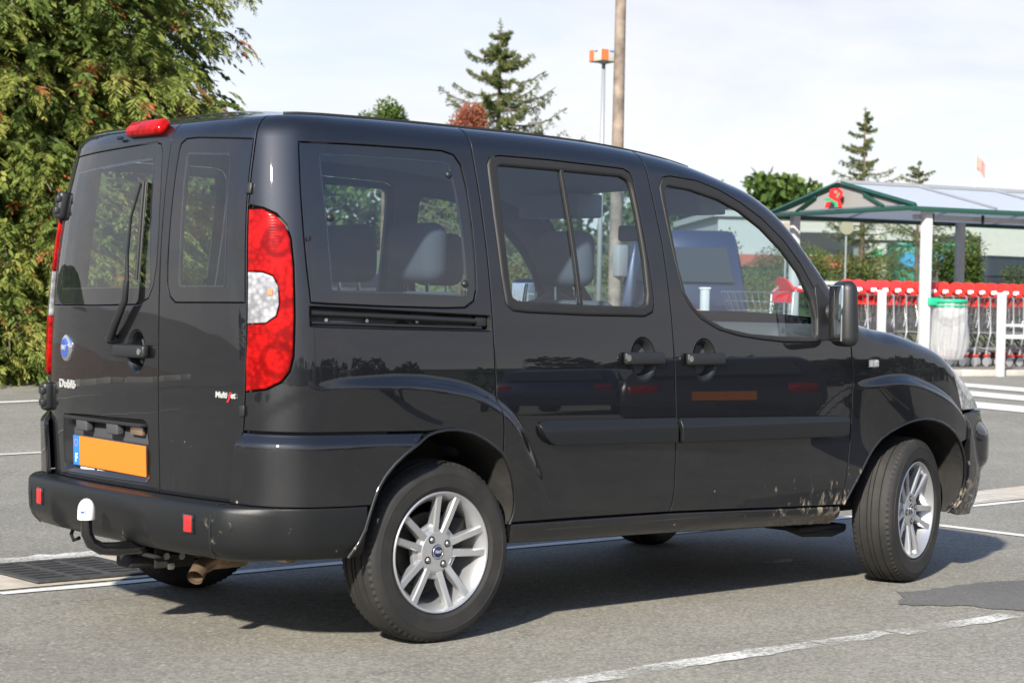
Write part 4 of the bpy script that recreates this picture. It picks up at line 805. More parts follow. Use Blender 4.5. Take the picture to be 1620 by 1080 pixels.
# ------------------------------------------------------------------ wheels (axle along y, outer face towards -y)
def make_wheel():
    R_, hw = .310, .0925
    rim = MB().lathe([(.186, .07), (.188, -.04), (.192, -.066), (.203, -.070), (.2065, -.076), (.2065, -.084), (.203, -.087), (.198, -.085), (.194, -.078), (.178, -.055), (.172, .0), (.168, .065), (.186, .07)], 64, 'y')
    rim.lathe([(.0, -.058), (.024, -.058), (.026, -.062), (.066, -.060), (.076, -.052), (.079, -.035), (.06, .0), (.0, .0)], 48, 'y')
    wo = rim.build('wheel', 'alloy', None, True, 35)
    sp = MB(); secs = []
    for r, y0, w_ in ((.052, -.056, .031), (.085, -.062, .0265), (.12, -.068, .0255), (.16, -.074, .0255), (.188, -.079, .028), (.199, -.080, .031)):
        dpt = .032 if r < .15 else .022
        secs.append([(-.5*w_, y0+dpt), (-.5*w_, y0+.005), (-.36*w_, y0), (.36*w_, y0), (.5*w_, y0+.005), (.5*w_, y0+dpt)])
    V_ = [];  rs = (.052, .085, .12, .16, .188, .199); lat = (.0165, .0215, .0285, .0355, .0405, .0425)
    for s_, r, l_ in zip(secs, rs, lat): V_ += [(x+l_, y, r) for x, y in s_]
    F_ = [(i*6+j, (i+1)*6+j, (i+1)*6+j+1, i*6+j+1) for i in range(5) for j in range(5)]
    sp.add(V_, F_); me = None
    for k in range(5):
        for sd in (1, -1):
            if me is None: o = sp.build('spoke', 'alloy', wo, True, 30); me = o.data
            elif (sd, 'm') not in globals().setdefault('_spk', {}) and sd == -1:
                q = MB().add([(-x, y, z) for x, y, z in V_], F_); o = q.build('spoke', 'alloy', wo, True, 30); _spk[(sd, 'm')] = o.data
            else: o = link(bpy.data.objects.new('spoke', me if sd == 1 else _spk[(-1, 'm')]), wo)
            o.rotation_euler = (0, 2*PI*k/5+.12, 0)
    # webs between the spoke pairs near the hub
    for k in range(5):
        a = 2*PI*(k+.5)/5+.12
        MB().rbox((0, -.035, .080), (.064, .024, .030), .008, 2).build('spoke_web', 'alloy', wo, True, 40).rotation_euler = (0, a, 0)
    for k in range(4):
        a = 2*PI*k/4+.6; x, z = .049*math.cos(a), .049*math.sin(a)
        nr = MB().lathe([(.0, -.0622), (.0125, -.0622), (.0135, -.061), (.0135, -.05)], 18, 'y', (x, 0, z)).build('nut_hole_shade', 'seal_black', wo, True, 30); MB().lathe([(.0, -.0675), (.006, -.0675), (.0085, -.064), (.0085, -.06)], 6, 'y', (x, 0, z)).build('wheel_nut', 'steel', nr, True, 30)  # black disc on the hub stands in for the shaded nut hole
    cap = MB().lathe([(.0, -.0665), (.016, -.0660), (.021, -.0640), (.022, -.058)], 32, 'y').build('centre_cap', 'navy_cap', wo, True, 40)
    MB().tube([(.0205*math.cos(a), -.0645, .0205*math.sin(a)) for a in np.linspace(0, 2*PI, 32, endpoint=False)], .0022, 6, closed=True).build('cap_ring', 'chrome', cap, True)
    text_obj('cap_lettering', 'FIAT', .0135, 'silver_text', cap, Matrix.Translation((0, -.0672, 0))@Matrix.Rotation(math.radians(90), 4, 'X'), .0004, bold=.0004)
    MB().lathe([(.05, -.0), (.128, -.0), (.130, .002), (.130, .012), (.05, .012)], 40, 'y').build('brake_disc', 'steel_dark', wo, True, 40)
    MB().rbox((.10, -.012, .06), (.07, .05, .11), .012, 2).build('brake_caliper', 'seal_black', wo, True, 40)
    # tyre with tread ribs and shoulder sipes
    side = [(.198, -.062), (.2035, -.074), (.212, -.084), (.222, -.0895), (.2225, -.0905), (.226, -.0905), (.2265, -.0905), (.245, -.0935), (.262, -.0935), (.2625, -.0943), (.268, -.0943), (.2685, -.0928), (.280, -.090), (.289, -.0855)]
    def sh(r, y, d): return lambda k: (r-(d if k % 2 else 0), y)
    tread = [sh(.296, -.0805, .005), sh(.302, -.074, .006), sh(.3055, -.064, .005), (.3075, -.050), (.308, -.0465), (.3015, -.0455), (.3015, -.0395), (.3085, -.0385), sh(.3095, -.022, .0018), (.310, -.0135), (.303, -.0125), (.303, -.0055), (.310, -.0045)]
    prof = side+tread+[((lambda q: (lambda k: (q(k)[0], -q(k)[1])))(q) if callable(q) else (q[0], -q[1])) for q in reversed(side+tread)]
    MB().lathe(prof, 150, 'y').build('tyre', 'tyre', wo, True, 28)
    return wo
mat('navy_cap', (.006, .012, .05), .2, coat=.5); mat('steel_dark', (.03, .028, .026), .6, .5, var=.2)
W0 = make_wheel(); W0.parent = VAN; W0.location = (0, -.745, .307)
def wheel_at(x, y, rz, spin):
    c = copy_tree(W0, VAN); c.location = (x, y, .307); c.rotation_euler = (0, 0, rz)
    if spin: c.rotation_mode = 'ZYX' if False else 'XYZ'; c.rotation_euler = (0, spin, rz)
    return c
W0.rotation_euler = (0, .05, 0)
wheel_at(2.583, -.745, math.radians(16), .45); wheel_at(0, .745, PI, .3); wheel_at(2.583, .745, PI+math.radians(16), .2)
ORD = ['first', 'second', 'third', 'fourth', 'fifth', 'sixth', 'seventh', 'eighth', 'ninth', 'tenth', 'eleventh', 'twelfth', 'thirteenth', 'fourteenth', 'fifteenth', 'sixteenth', 'seventeenth', 'eighteenth', 'nineteenth', 'twentieth', 'twenty-first', 'twenty-second', 'twenty-third', 'twenty-fourth', 'twenty-fifth', 'twenty-sixth']
# ------------------------------------------------------------------ foliage
def leaf_mesh(name, V, F, L_, m, parent):
    o = mesh_obj(name, V, F, m, parent); a = o.data.attributes.new('leaf', 'FLOAT', 'FACE'); a.data.foreach_set('value', np.asarray(L_, dtype=np.float32)); return o
def unit(r): 
    while True:
        v = Vector((r.uniform(-1, 1), r.uniform(-1, 1), r.uniform(-1, 1)))
        if .05 < v.length < 1: return v.normalized()
class Leaves:
    def __init__(s, seed): s.V = []; s.F = []; s.L = []; s.r = random.Random(seed)
    def quad(s, p, d, w, lv):
        "one narrow leaf: a kite from p along d"
        sd = d.cross(unit(s.r)).normalized()*w; k = len(s.V); s.V += [p, p+d*.45+sd, p+d, p+d*.45-sd]; s.F.append((k, k+1, k+2, k+3)); s.L.append(min(1, max(0, lv)))
    def spray(s, p, out, ln, lv, n=9, w=.012):
        "drooping flat frond of scale leaves (cedar)"
        r = s.r; d = (out+Vector((0, 0, -.28))).normalized(); q = p.copy(); st = ln/n
        for i in range(n):
            d = (d+Vector((0, 0, -.11))).normalized(); q2 = q+d*st; side = d.cross(Vector((r.uniform(-.4, .4), r.uniform(-.4, .4), 1))).normalized()
            l2 = ln*.50*(1-.70*i/n)
            for sg in (-1, 1):
                dd = (d*.80+side*sg*.80+Vector((0, 0, -.20))).normalized()*l2*r.uniform(.7, 1.2); s.quad(q, dd, w*r.uniform(.8, 1.5), lv+r.uniform(-.07, .07)+(.16*i/n if lv < .7 else 0))
            q = q2
        s.quad(q, d*st*1.5, w, lv)
    def needles(s, a, b, n, ln, lv):
        d = (b-a)
        for i in range(n):
            t = s.r.random(); p = a+d*t; o_ = (unit(s.r)+d.normalized()*.8).normalized()*ln*s.r.uniform(.7, 1.2); s.quad(p, o_, ln*.16, lv+s.r.uniform(-.2, .2))
    def build(s, name, m, parent): return leaf_mesh(name, s.V, s.F, s.L, m, parent)
def cedar(x, y, h, rad, label, seed, nb=150, per=20, fill=9000):
    t = thing('cedar_tree', label, 'tree', (x, y, gh(x, y))); r = random.Random(seed); L_ = Leaves(seed)
    tr = MB().tube([(0, 0, 0), (.05, 0, h*.3), (-.03, .04, h*.65), (0, 0, h)], [.22, .17, .10, .02], 10); br = MB()
    for i in range(nb):
        z = h*(.02+.95*((i+.5)/nb)**1.7); a = i*2.39996+r.uniform(-.4, .4); fr_ = z/h
        R_ = rad*(1-fr_**2.4*.92)*r.uniform(.78, 1.06)*(.85+.15*min(1, z/.8)); z0 = z+.15
        o_ = Vector((math.cos(a), math.sin(a), 0)); pts = []
        for k in range(6):
            q = k/5; pts.append(o_*R_*q+Vector((0, 0, z0+R_*(.22*q-.36*q*q))))
        br.tube(pts, [.03*(1-q/5.5)*.8+.004 for q in range(6)], 5, cap=False)
        clump = r.uniform(.12, .72)
        for k in range(per):
            q = r.uniform(.12, 1)**.72; i0 = min(4, int(q*5)); p = pts[i0].lerp(pts[i0+1], q*5-i0)
            side = o_.cross(Vector((0, 0, 1)))*r.choice((-1, 1)); dr = (o_*r.uniform(.2, 1)+side*r.uniform(.2, 1)+Vector((0, 0, r.uniform(-.2, .25)))).normalized()
            off = dr*r.uniform(0, .26)*R_*.5
            lv = clump+r.uniform(-.15, .15)+.16*(q-.5)
            if r.random() < .06: lv = r.uniform(.90, 1)
            else: lv = min(lv, .88)
            L_.spray(p+off+Vector((0, 0, r.uniform(-.06, .05))), dr, r.uniform(.16, .34), lv, 10, .0080)
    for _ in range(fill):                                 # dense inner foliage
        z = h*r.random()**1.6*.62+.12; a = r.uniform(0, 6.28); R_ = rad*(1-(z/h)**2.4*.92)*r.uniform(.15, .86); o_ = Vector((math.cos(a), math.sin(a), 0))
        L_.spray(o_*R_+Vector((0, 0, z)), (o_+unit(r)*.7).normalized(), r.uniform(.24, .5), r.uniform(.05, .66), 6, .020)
    tr.build('trunk', 'bark', t, True, 60); br.build('branches', 'bark', t, True)
    L_.build('crown', 'cedar', t); return t
def spruce(x, y, z0, h, rad, label, seed, gap=.0, levels=20, droop=.25, dens=1.0, m='spruce', lean=0):
    t = thing('spruce_tree', label, 'tree', (x, y, z0)); r = random.Random(seed); L_ = Leaves(seed); br = MB()
    MB().tube([(0, 0, 0), (lean*.5, 0, h*.5), (lean, 0, h)], [h*.018, h*.011, h*.002], 8).build('trunk', 'bark', t, True)
    for i in range(levels):
        f_ = (i+r.uniform(-.3, 1.1))/levels; f_ = min(.98, max(0, f_)); z0_ = h*(.08+.91*f_); nb = r.randint(5, 8); a0 = r.uniform(0, 6.28)
        for k in range(nb):
            if r.random() < gap: continue
            z = z0_+r.uniform(-.035, .035)*h
            a = a0+2*PI*k/nb+r.uniform(-.3, .3); R_ = rad*(1-f_)**.85*r.choice((.45, .6, .75, .9, 1.2))*r.uniform(.85, 1.1)+.05*rad; o_ = Vector((math.cos(a), math.sin(a), 0)); base = Vector((lean*f_, 0, z))
            pts = [base+o_*R_*q+Vector((0, 0, R_*(.15*q-droop*2*q+droop*1.7*q*q+.12*q**3))) for q in (0, .25, .5, .75, 1)]
            br.tube(pts, [h*.004, h*.003, h*.0025, h*.002, h*.001], 4, cap=False); lv = r.uniform(.25, .75)
            for j in range(4):
                L_.needles(pts[j], pts[j+1], int(14*dens), h*.012, lv)
                for q in range(int(7*dens)):
                    p = pts[j].lerp(pts[j+1], r.random()); side = o_.cross(Vector((0, 0, 1)))*r.choice((-1, 1)); tw = (side*.7+o_*.5+Vector((0, 0, -.55 if r.random() < .6 else -1.1))).normalized()*R_*.24*r.uniform(.5, 1.1)*(1.15-.2*j)
                    L_.needles(p, p+tw, int(14*dens), h*.0115, lv)
    for k in range(12): L_.needles(Vector((lean*.95, 0, h*.93)), Vector((lean, 0, h*1.01)), 4, h*.014, .5)
    br.build('branches', 'bark', t); L_.build('crown', m, t); return t
def bush(name, x, y, z0, rx, ry, rz, label, seed, m='leaf_green', n=1800, ls=.10, trunk=0, cat='bush', group=None, lobes=9, rot=0, conic=0):
    t = thing(name, label, cat, (x, y, z0), rot, group); r = random.Random(seed); L_ = Leaves(seed)
    lb = [(Vector((r.uniform(-.62, .62), r.uniform(-.62, .62), r.uniform(-.55, .6))), r.uniform(.30, .52)) for _ in range(lobes)]
    if trunk:
        b = MB().tube([(0, 0, 0), (0, 0, trunk+rz*.6)], [rx*.09, rx*.04], 8)
        for c, q in lb: b.tube([(0, 0, trunk), (c.x*rx, c.y*ry, trunk+rz+c.z*rz)], [rx*.04, rx*.012], 5)
        b.build('trunk', 'bark', t, True)
    else:
        b = MB()
        for c, q in lb: b.tube([(c.x*rx*.3, c.y*ry*.3, 0), (c.x*rx, c.y*ry, rz+c.z*rz)], [.03, .01], 5)
        b.build('trunk', 'bark', t, True)
    for _ in range(n):
        c, q = r.choice(lb); d = unit(r); k = q*(r.random()**.4); p = c+d*k
        if conic: f_ = max(0, 1-(p.z+1)/2*conic); p = Vector((p.x*f_, p.y*f_, p.z))
        lv = .45+.28*math.sin(c.x*9+c.y*7+c.z*5)+.2*d.z+r.uniform(-.18, .18)  # tone varies by lobe and leaf, paler towards each lobe's top
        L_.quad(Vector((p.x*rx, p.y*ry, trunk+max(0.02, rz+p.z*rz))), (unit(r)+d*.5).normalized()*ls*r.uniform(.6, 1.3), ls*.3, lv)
    L_.build('crown' if trunk else 'foliage', m, t); return t

cedar(5.95, 14.3, 10.5, 2.9, 'big feathery green cedar with rusty sprays behind the van', 3, 460, 52)
cedar(2.3, 15.2, 10.0, 2.7, 'second cedar crowding the left edge of the picture', 9, 380, 44)
spruce(25.2, 28.2, .38, 7.15, 3.1, 'thin open spruce rising above the middle of the van roof', 5, .22, 26, .26, .95)
spruce(35.5, 25.8, .38, 5.85, 1.8, 'small pointed spruce behind the ridge of the trolley shelter', 11, .28, 24, .10, .85)
spruce(36.6, 24.9, .38, 4.5, 2.3, 'short ragged spruce beside the pointed one behind the shelter', 17, .35, 14, -.12, .8)
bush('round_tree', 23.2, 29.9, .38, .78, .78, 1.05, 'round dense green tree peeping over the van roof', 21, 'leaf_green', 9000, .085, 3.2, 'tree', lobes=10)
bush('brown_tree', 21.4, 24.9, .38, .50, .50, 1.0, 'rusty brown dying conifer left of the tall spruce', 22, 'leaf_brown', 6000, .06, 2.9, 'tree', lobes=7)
def bare(x, y, label):
    t = thing('bare_tree', label, 'tree', (x, y, .38)); r = random.Random(4); b = MB(); b.cyl((0, 0, 0), (0, 0, 3.0), .06, 6, .03)
    for k in range(16):
        a = r.uniform(0, 6.28); z = r.uniform(2.4, 3.3); l = r.uniform(.5, 1.3); m_ = (math.cos(a)*l*.35, math.sin(a)*l*.35, z+l); b.tube([(0, 0, z), m_], [.018, .005], 4)
        for q in range(3): b.tube([Vector((0, 0, z)).lerp(Vector(m_), .3+.2*q), Vector(m_)+Vector((r.uniform(-.3, .3), r.uniform(-.3, .3), r.uniform(-.3, .2)))], [.008, .003], 3)
    b.build('branches', 'bark', t)
bare(20.6, 25.6, 'leafless thin tree beside the rusty conifer')

# ------------------------------------------------------------------ far trees: wooded rise behind the car park, and the hillside the van reflects
def wood(name, pts, h0, h1, depth, label, seed, m='leaf_dark', n=9000, ls=.9):
    r = random.Random(seed); L_ = Leaves(seed); segs = list(zip(pts[:-1], pts[1:])); lens = [(Vector(b)-Vector(a)).length for a, b in segs]
    crowns = []
    for (a, b), l in zip(segs, lens):
        for _ in range(int(l*depth/8)+2):
            q = Vector(a).lerp(Vector(b), r.random()); nrm = Vector((-(b[1]-a[1]), b[0]-a[0])).normalized(); dd = r.random(); q = q+nrm*(dd-.5)*depth
            hh = (h0+(h1-h0)*dd)*r.uniform(.75, 1.15); crowns.append((q, hh, r.uniform(.22, .34)*max(4, h0)))
    for _ in range(n):
        q, hh, R_ = r.choice(crowns); d = unit(r); p = Vector((q.x, q.y, gh(q.x, q.y)-.3))+Vector((d.x*R_, d.y*R_, max(.3, hh-R_*.9+d.z*R_*(.9 if d.z > 0 else hh/R_*.8))))
        L_.quad(p, (unit(r)+Vector((0, 0, -.3))).normalized()*ls*r.uniform(.6, 1.4), ls*.38, .45+.35*d.z+r.uniform(-.25, .25))  # leaves paler towards the top of each crown
    o = L_.build(name, m, None); return tag(o, label, 'wood', kind='stuff')
def hill(name, pts, h, depth, m, seed, label):
    "long wooded ridge: real terrain with a rolling crest"
    V_ = []; F_ = []; n = 60; k = 9; P = [Vector(p) for p in pts]; tot = sum((P[i+1]-P[i]).length for i in range(len(P)-1))
    for i in range(n+1):
        s = tot*i/n; j = 0
        while j < len(P)-2 and s > (P[j+1]-P[j]).length: s -= (P[j+1]-P[j]).length; j += 1
        d = (P[j+1]-P[j]); c = P[j]+d*(s/d.length); nr = Vector((-d.y, d.x)).normalized()
        for q in range(k+1):
            t = q/k; w_ = c+nr*depth*t; hh = h*math.sin(t*PI*.62)*(.8+.35*noise2(w_.x*.012+seed, w_.y*.012))+(noise2(w_.x*.06, w_.y*.06)*h*.08 if q else 0)
            V_.append((w_.x, w_.y, hh-.5 if q == 0 else hh))
    F_ = [(i*(k+1)+j, (i+1)*(k+1)+j, (i+1)*(k+1)+j+1, i*(k+1)+j+1) for i in range(n) for j in range(k)]
    o = mesh_obj(name, V_, F_, m, None, True); o['kind'] = 'structure'; o['label'] = label
mat('hill_green', (.035, .05, .02), 1, var=.6, vscale=.15, bump=1, bscale=.5)
hill('hill', [(-80, 170), (30, 140), (105, 70), (150, -60)], 12.0, 90, 'hill_green', 2, 'low green hill behind the shelter')
hill('hillside', [(120, -40), (70, -95), (-20, -110), (-95, -60), (-120, 60)], 9.5, 80, 'hill_green', 5, 'wooded hillside across the road behind the camera')
wood('far_wood', [(104, 36), (88, 60), (72, 74), (40, 88), (10, 90)], 3.3, 4.6, 14, 'far wood on the rise behind the shelter and car park', 31, 'leaf_green', 52000, .50)
wood('roadside_wood', [(-70, 30), (-62, -20), (-42, -48), (-5, -62), (40, -58), (75, -30)], 3.6, 5.2, 8, 'dark belt of trees across the road behind the camera', 32, 'leaf_dark', 45000, .5)
# hedge and bushes behind the shelter
HG = 'clipped-out bushes of the yellowish hedge behind the shelter'
for k in range(16):
    px = -6.5+k*1.15; q = Vector((26.9, 20.2, 0))+Vector((RGT[0], RGT[1], 0))*px; r_ = random.Random(60+k)
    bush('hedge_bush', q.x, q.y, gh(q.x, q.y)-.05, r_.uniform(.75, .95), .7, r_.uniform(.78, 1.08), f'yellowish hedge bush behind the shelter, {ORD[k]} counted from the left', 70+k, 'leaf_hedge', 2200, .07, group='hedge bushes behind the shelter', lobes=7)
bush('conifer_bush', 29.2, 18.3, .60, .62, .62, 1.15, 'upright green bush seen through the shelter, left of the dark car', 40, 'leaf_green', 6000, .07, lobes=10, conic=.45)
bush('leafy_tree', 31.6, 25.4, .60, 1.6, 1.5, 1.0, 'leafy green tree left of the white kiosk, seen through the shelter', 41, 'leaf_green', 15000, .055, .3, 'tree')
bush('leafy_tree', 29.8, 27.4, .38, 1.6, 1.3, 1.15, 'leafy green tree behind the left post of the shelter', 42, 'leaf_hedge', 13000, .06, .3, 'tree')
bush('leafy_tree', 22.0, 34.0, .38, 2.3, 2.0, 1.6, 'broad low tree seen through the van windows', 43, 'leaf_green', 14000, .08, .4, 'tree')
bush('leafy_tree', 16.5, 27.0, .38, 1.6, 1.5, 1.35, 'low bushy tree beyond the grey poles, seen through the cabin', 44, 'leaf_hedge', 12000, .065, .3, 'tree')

# ------------------------------------------------------------------ poles, signs, far buildings
def pole():
    t = thing('lamp_post', 'thick weathered concrete pole rising out of the top of the picture', 'pole', (14.0, 12.75, gh(14, 12.75)))
    MB().tube([(0, 0, -.05), (0, 0, 8.5)], [.092, .055], 16).build('shaft', 'pole_concrete', t, True, 60)
    MB().rbox((0, 0, .14), (.34, .34, .30), .04, 3).build('footing', 'concrete', t, True, 40); MB().rbox((.0, -.10, 1.35), (.18, .12, .42), .02, 2).build('switch_box', 'grey_metal', t, True, 40)
    MB().tube([(0, 0, 8.3), (.5, .2, 8.6), (1.2, .4, 8.65)], .04, 8).rbox((1.35, .45, 8.63), (.5, .2, .1), .03, 2).build('lantern', 'grey_metal', t, True, 40)
pole()
def lampsign():
    t = thing('lamp_sign', 'orange and white box lamp on a thin grey pole left of the concrete pole', 'street lamp', (20.75, 20.1, .38), YAW*-1+.5)
    MB().cyl((0, 0, 0), (0, 0, 5.22), .055, 10, .035).build('shaft', 'grey_metal', t, True); MB().rbox((0, 0, 5.32), (.40, .40, .23), .02, 2).build('lamp_box', 'lamp_white', t, True, 40)
    for a in (0, PI/2, PI, -PI/2):
        M = Matrix.Rotation(a, 4, 'Z'); placed(MB().box((-.10, -.203, 5.32), (.15, .006, .20)), M).build('panel', 'lamp_orange', t); placed(MB().box((.06, -.2035, 5.39), (.12, .006, .03)), M).build('stripe', 'plate_blue', t)
    MB().lathe([(.0, 5.17), (.05, 5.17), (.13, 5.205), (.13, 5.21)], 12, 'z').build('collar', 'grey_metal', t)
lampsign()
def flag():
    t = thing('flagpole', 'thin white flagpole with a faded red flag far behind the shelter', 'flagpole', (71.1, 47.8, .38)); MB().cyl((0, 0, 0), (0, 0, 8.0), .08, 8, .05).build('shaft', 'white_paint_metal', t)
    V_ = [(i*.055+.02, .06*math.sin(i*1.1), 8.0-i*.06-j*.15-.02*math.sin(i)) for i in range(9) for j in range(5)]; F_ = [(i*5+j, (i+1)*5+j, (i+1)*5+j+1, i*5+j+1) for i in range(8) for j in range(4)]
    o = mesh_obj('flag', V_, F_, 'flag_red', t, True); o.rotation_euler = (0, 0, -.7)
    md = o.modifiers.new('s', 'SOLIDIFY'); md.thickness = .01
mat('flag_red', (.42, .22, .19), .9); flag()
def disc(x, y, z, label):
    t = thing('round_sign', label, 'sign', (x, y, .38), -YAW); MB().cyl((0, 0, 0), (0, 0, z-.4), .02, 8).build('post', 'grey_metal', t); MB().lathe([(.0, -.02), (.135, -.02), (.14, -.01), (.14, .01), (.0, .012)], 28, 'y', (0, -.04, z-.38)).build('disc', 'pale_yellow', t, True, 40)
disc(25.75, 18.4, 2.72, 'pale round sign right of the left shelter post, over the hedge'); disc(24.9, 19.2, 2.66, 'pale round sign close to the left shelter post')
def building(name, x, y, w_, d_, h_, rz, label, wins, roof=.25, m='building_white', base=.38):
    t = thing(name, label, 'building', (x, y, base), rz); MB().box((0, d_/2, h_/2-.5), (w_, d_, h_+1)).build('wall', m, t); MB().box((0, d_/2, h_+roof/2), (w_+.4, d_+.4, roof)).build('roof', 'building_grey' if roof > .3 else m, t)
    for (a, b, c, e) in wins:
        f_ = MB().box((a, -.012, b), (c, .03, e)).build('window', 'building_grey', t); MB().box((a, -.03, b), (c-.12, .012, e-.12)).build('pane', 'window_dark', f_)
    return t
bd_ = building('long_building', 62.5, 41.0, 22, 12, 2.1, -YAW+.05, 'long low white building with grey windows far behind the shelter', [(-6.6, 1.1, 2.4, 1.0), (-1.5, 1.1, 2.6, 1.0), (3.5, 1.1, 3.0, 1.0)], base=gh(62.5, 41))
MB().box((0, -.1, .35), (22.1, .2, .5)).build('brick_plinth', 'brick_red', bd_)
kb_ = building('kiosk', 44.1, 31.2, 3.6, 2.5, 1.75, -YAW, 'white kiosk trailer with green mural beyond the hedge', [], .1, base=2.35)
kb_.scale = (.60, .8, .52)
MB().box((-1.2, -.02, .9), (.5, .05, .7)).build('mural_dark', 'mural_green', kb_)
for q, mm, nm in (([(-.9, .6), (-.6, 1.35), (0, 1.6), (.8, 1.5), (.95, 1.1), (.2, .95), (-.2, .5)], 'mural_green', 'mural_shape'), ([(-.7, .05), (1.0, .05), (1.1, .9), (.5, 1.05), (.1, .8), (-.3, .9), (-.5, .5)], 'mural_teal', 'mural_shape')):
    MB().prism(q, (0, -.04 if mm == 'mural_green' else -.06, 0), (1, 0, 0), (0, 0, 1), (0, .02, 0)).build(nm, mm, kb_)
MB().box((0, 1.2, -1.2), (3.0, 2.0, 2.5)).build('chassis', 'building_grey', kb_)
def container(x, y, rz, label):
    t = thing('recycling_container', label, 'container', (x, y, gh(x, y)), rz); MB().rbox((0, .6, .75), (2.3, 1.2, 1.4), .08, 3).build('body', 'bin_green', t, True, 40); MB().rbox((0, .6, 1.50), (2.34, 1.24, .12), .05, 2).build('lid', 'bin_green', t, True, 40)
    for s in (-1, 1): MB().box((s*.55, -.01, 1.05), (.85, .03, .42)).build('panel', 'bin_blue', t)
container(41.0, 27.6, -YAW, 'blue and green recycling container behind the near shelter post')
building('far_house', 36.0, 62.0, 9, 8, 4.5, -YAW+.3, 'pale house with flat roof far off behind the van', [(-2.5, 2.8, 1.4, 1.4), (0.5, 2.8, 1.4, 1.4), (2.8, 2.8, 1.2, 1.4)], .4)

# ------------------------------------------------------------------ other vehicles
def car(label, x, y, rz, m, L_=4.1, W_=1.7, H_=1.42, kind='hatch', plate=True, grp=None, z=None, rearglass=True):
    t = thing('parked_car', label, 'car', (x, y, gh(x, y) if z is None else z), rz, grp); h = L_/2
    if kind == 'van': prof = [(-h, .35), (-h-.02, .8), (-h+.03, H_-.25), (-h+.15, H_-.04), (0, H_), (h*.45, H_-.06), (h*.68, H_*.62), (h-.1, H_*.55), (h, .75), (h, .32)]
    else: prof = [(-h, .32), (-h-.02, .62), (-h+.06, .92), (-h+.45, H_-.12), (-h+.9, H_), (.25, H_-.02), (h*.55, .96), (h-.25, .86), (h, .68), (h, .30)]
    n = len(prof); V_ = []; 
    for sgn in (-1, 1):
        for lvl in (0, 1):
            for (a, b) in prof:
                tum = 1-.24*max(0, (b-.9)/(H_-.9)) if b > .9 else 1
                ins = .04 if lvl == 0 else 0
                V_.append((a*(1 if lvl else .985), sgn*(W_/2-ins*0-(.0 if lvl == 0 else .07))*tum, b-(0.02 if lvl == 0 else 0)))
    F_ = [tuple(range(n)), tuple(range(2*n, 3*n))[::-1]]
    for i in range(n):
        j = (i+1) % n; F_ += [(i, n+i, n+j, j), (2*n+j, 3*n+j, 3*n+i, 2*n+i), (n+i, 3*n+i, 3*n+j, n+j)]
    o = mesh_obj('body', V_, F_, m, t); bm = bmesh.new(); bm.from_mesh(o.data); bmesh.ops.recalc_face_normals(bm, faces=bm.faces[:]); bmesh.ops.bevel(bm, geom=bm.edges[:], offset=.035, segments=2, affect='EDGES'); bm.to_mesh(o.data); bm.free(); o.data.polygons.foreach_set('use_smooth', [True]*len(o.data.polygons)); o.data.set_sharp_from_angle(angle=math.radians(35))
    zb = .95 if kind != 'van' else H_*.58
    for s in (-1, 1):
        def sd(a, b): return (a, s*(W_/2+.004)*(1-.24*max(0, (b-.9)/(H_-.9))), b)
        if kind == 'van': ws = [[(-h+.2, zb), (-h+.22, H_-.2), (-.35, H_-.18), (-.35, zb)], [(-.25, zb), (-.25, H_-.18), (h*.40, H_-.2), (h*.60, zb)]]
        else: ws = [[(-h+.42, zb), (-h+.85, H_-.1), (-.25, H_-.1), (-.25, zb)], [(-.18, zb), (-.18, H_-.1), (.25, H_-.12), (h*.48, zb)]]
        for w_ in ws:
            q = [Vector(sd(a, b)) for a, b in w_]; MB().add(q+[p-Vector((0, s*.02, 0)) for p in q], [(0, 1, 2, 3), (4, 5, 6, 7), (0, 1, 5, 4), (1, 2, 6, 5), (2, 3, 7, 6), (3, 0, 4, 7)]).build('side_window', 'window_dark', t)
        for xx in (-h*.62, h*.62):
            wl = MB().lathe([(.12, s*.0), (.20, s*.01), (.28, s*.02), (.30, 0), (.30, -s*.17), (.2, -s*.18)], 24, 'y', (xx, s*(W_/2-.03), .30)).build('wheel', 'tyre', t, True, 40)
            MB().lathe([(0, s*.006), (.05, s*.012), (.17, s*.004), (.19, s*.016)], 20, 'y', (xx, s*(W_/2-.028), .30)).build('rim', 'alloy', wl, True, 40)
        MB().rbox((-h+.05, s*(W_/2-.20), .74), (.10, .26, .16), .03, 2).build('tail_light', 'red_lens', t, True, 40); MB().rbox((h-.12, s*(W_/2-.25), .70), (.2, .3, .13), .04, 2).build('headlight', 'clear_lens', t, True, 40)
    if kind == 'van': rw = [(-h-.012, zb+.02), (-h+.045, H_-.28)]
    else: rw = [(-h+.09, .98), (-h+.42, H_-.14)]
    (a0, b0), (a1, b1) = rw; MB().add([(a0-.055, -W_*.38, b0), (a0-.055, W_*.38, b0), (a1-.055, W_*.32, b1), (a1-.055, -W_*.32, b1), (a0+.03, -W_*.38, b0), (a0+.03, W_*.38, b0), (a1+.03, W_*.32, b1), (a1+.03, -W_*.32, b1)], [(0, 1, 2, 3), (4, 5, 6, 7), (0, 1, 5, 4), (1, 2, 6, 5), (2, 3, 7, 6), (3, 0, 4, 7)]).build('rear_window', 'window_dark', t)
    if kind != 'van': MB().add([(.22, -W_*.34, H_-.06), (.22, W_*.34, H_-.06), (h*.55, W_*.40, 1.0), (h*.55, -W_*.40, 1.0), (.2, -W_*.34, H_-.10), (.2, W_*.34, H_-.10), (h*.53, W_*.40, .95), (h*.53, -W_*.40, .95)], [(0, 1, 2, 3), (4, 5, 6, 7), (0, 1, 5, 4), (1, 2, 6, 5), (2, 3, 7, 6), (3, 0, 4, 7)]).build('windscreen', 'window_dark', t)
    if plate: MB().box((-h-.03, 0, .66), (.02, .52, .11)).build('number_plate', 'plate_orange', t)
    return t
mat('car_grey', (.10, .105, .11), .3, .3, coat=1)
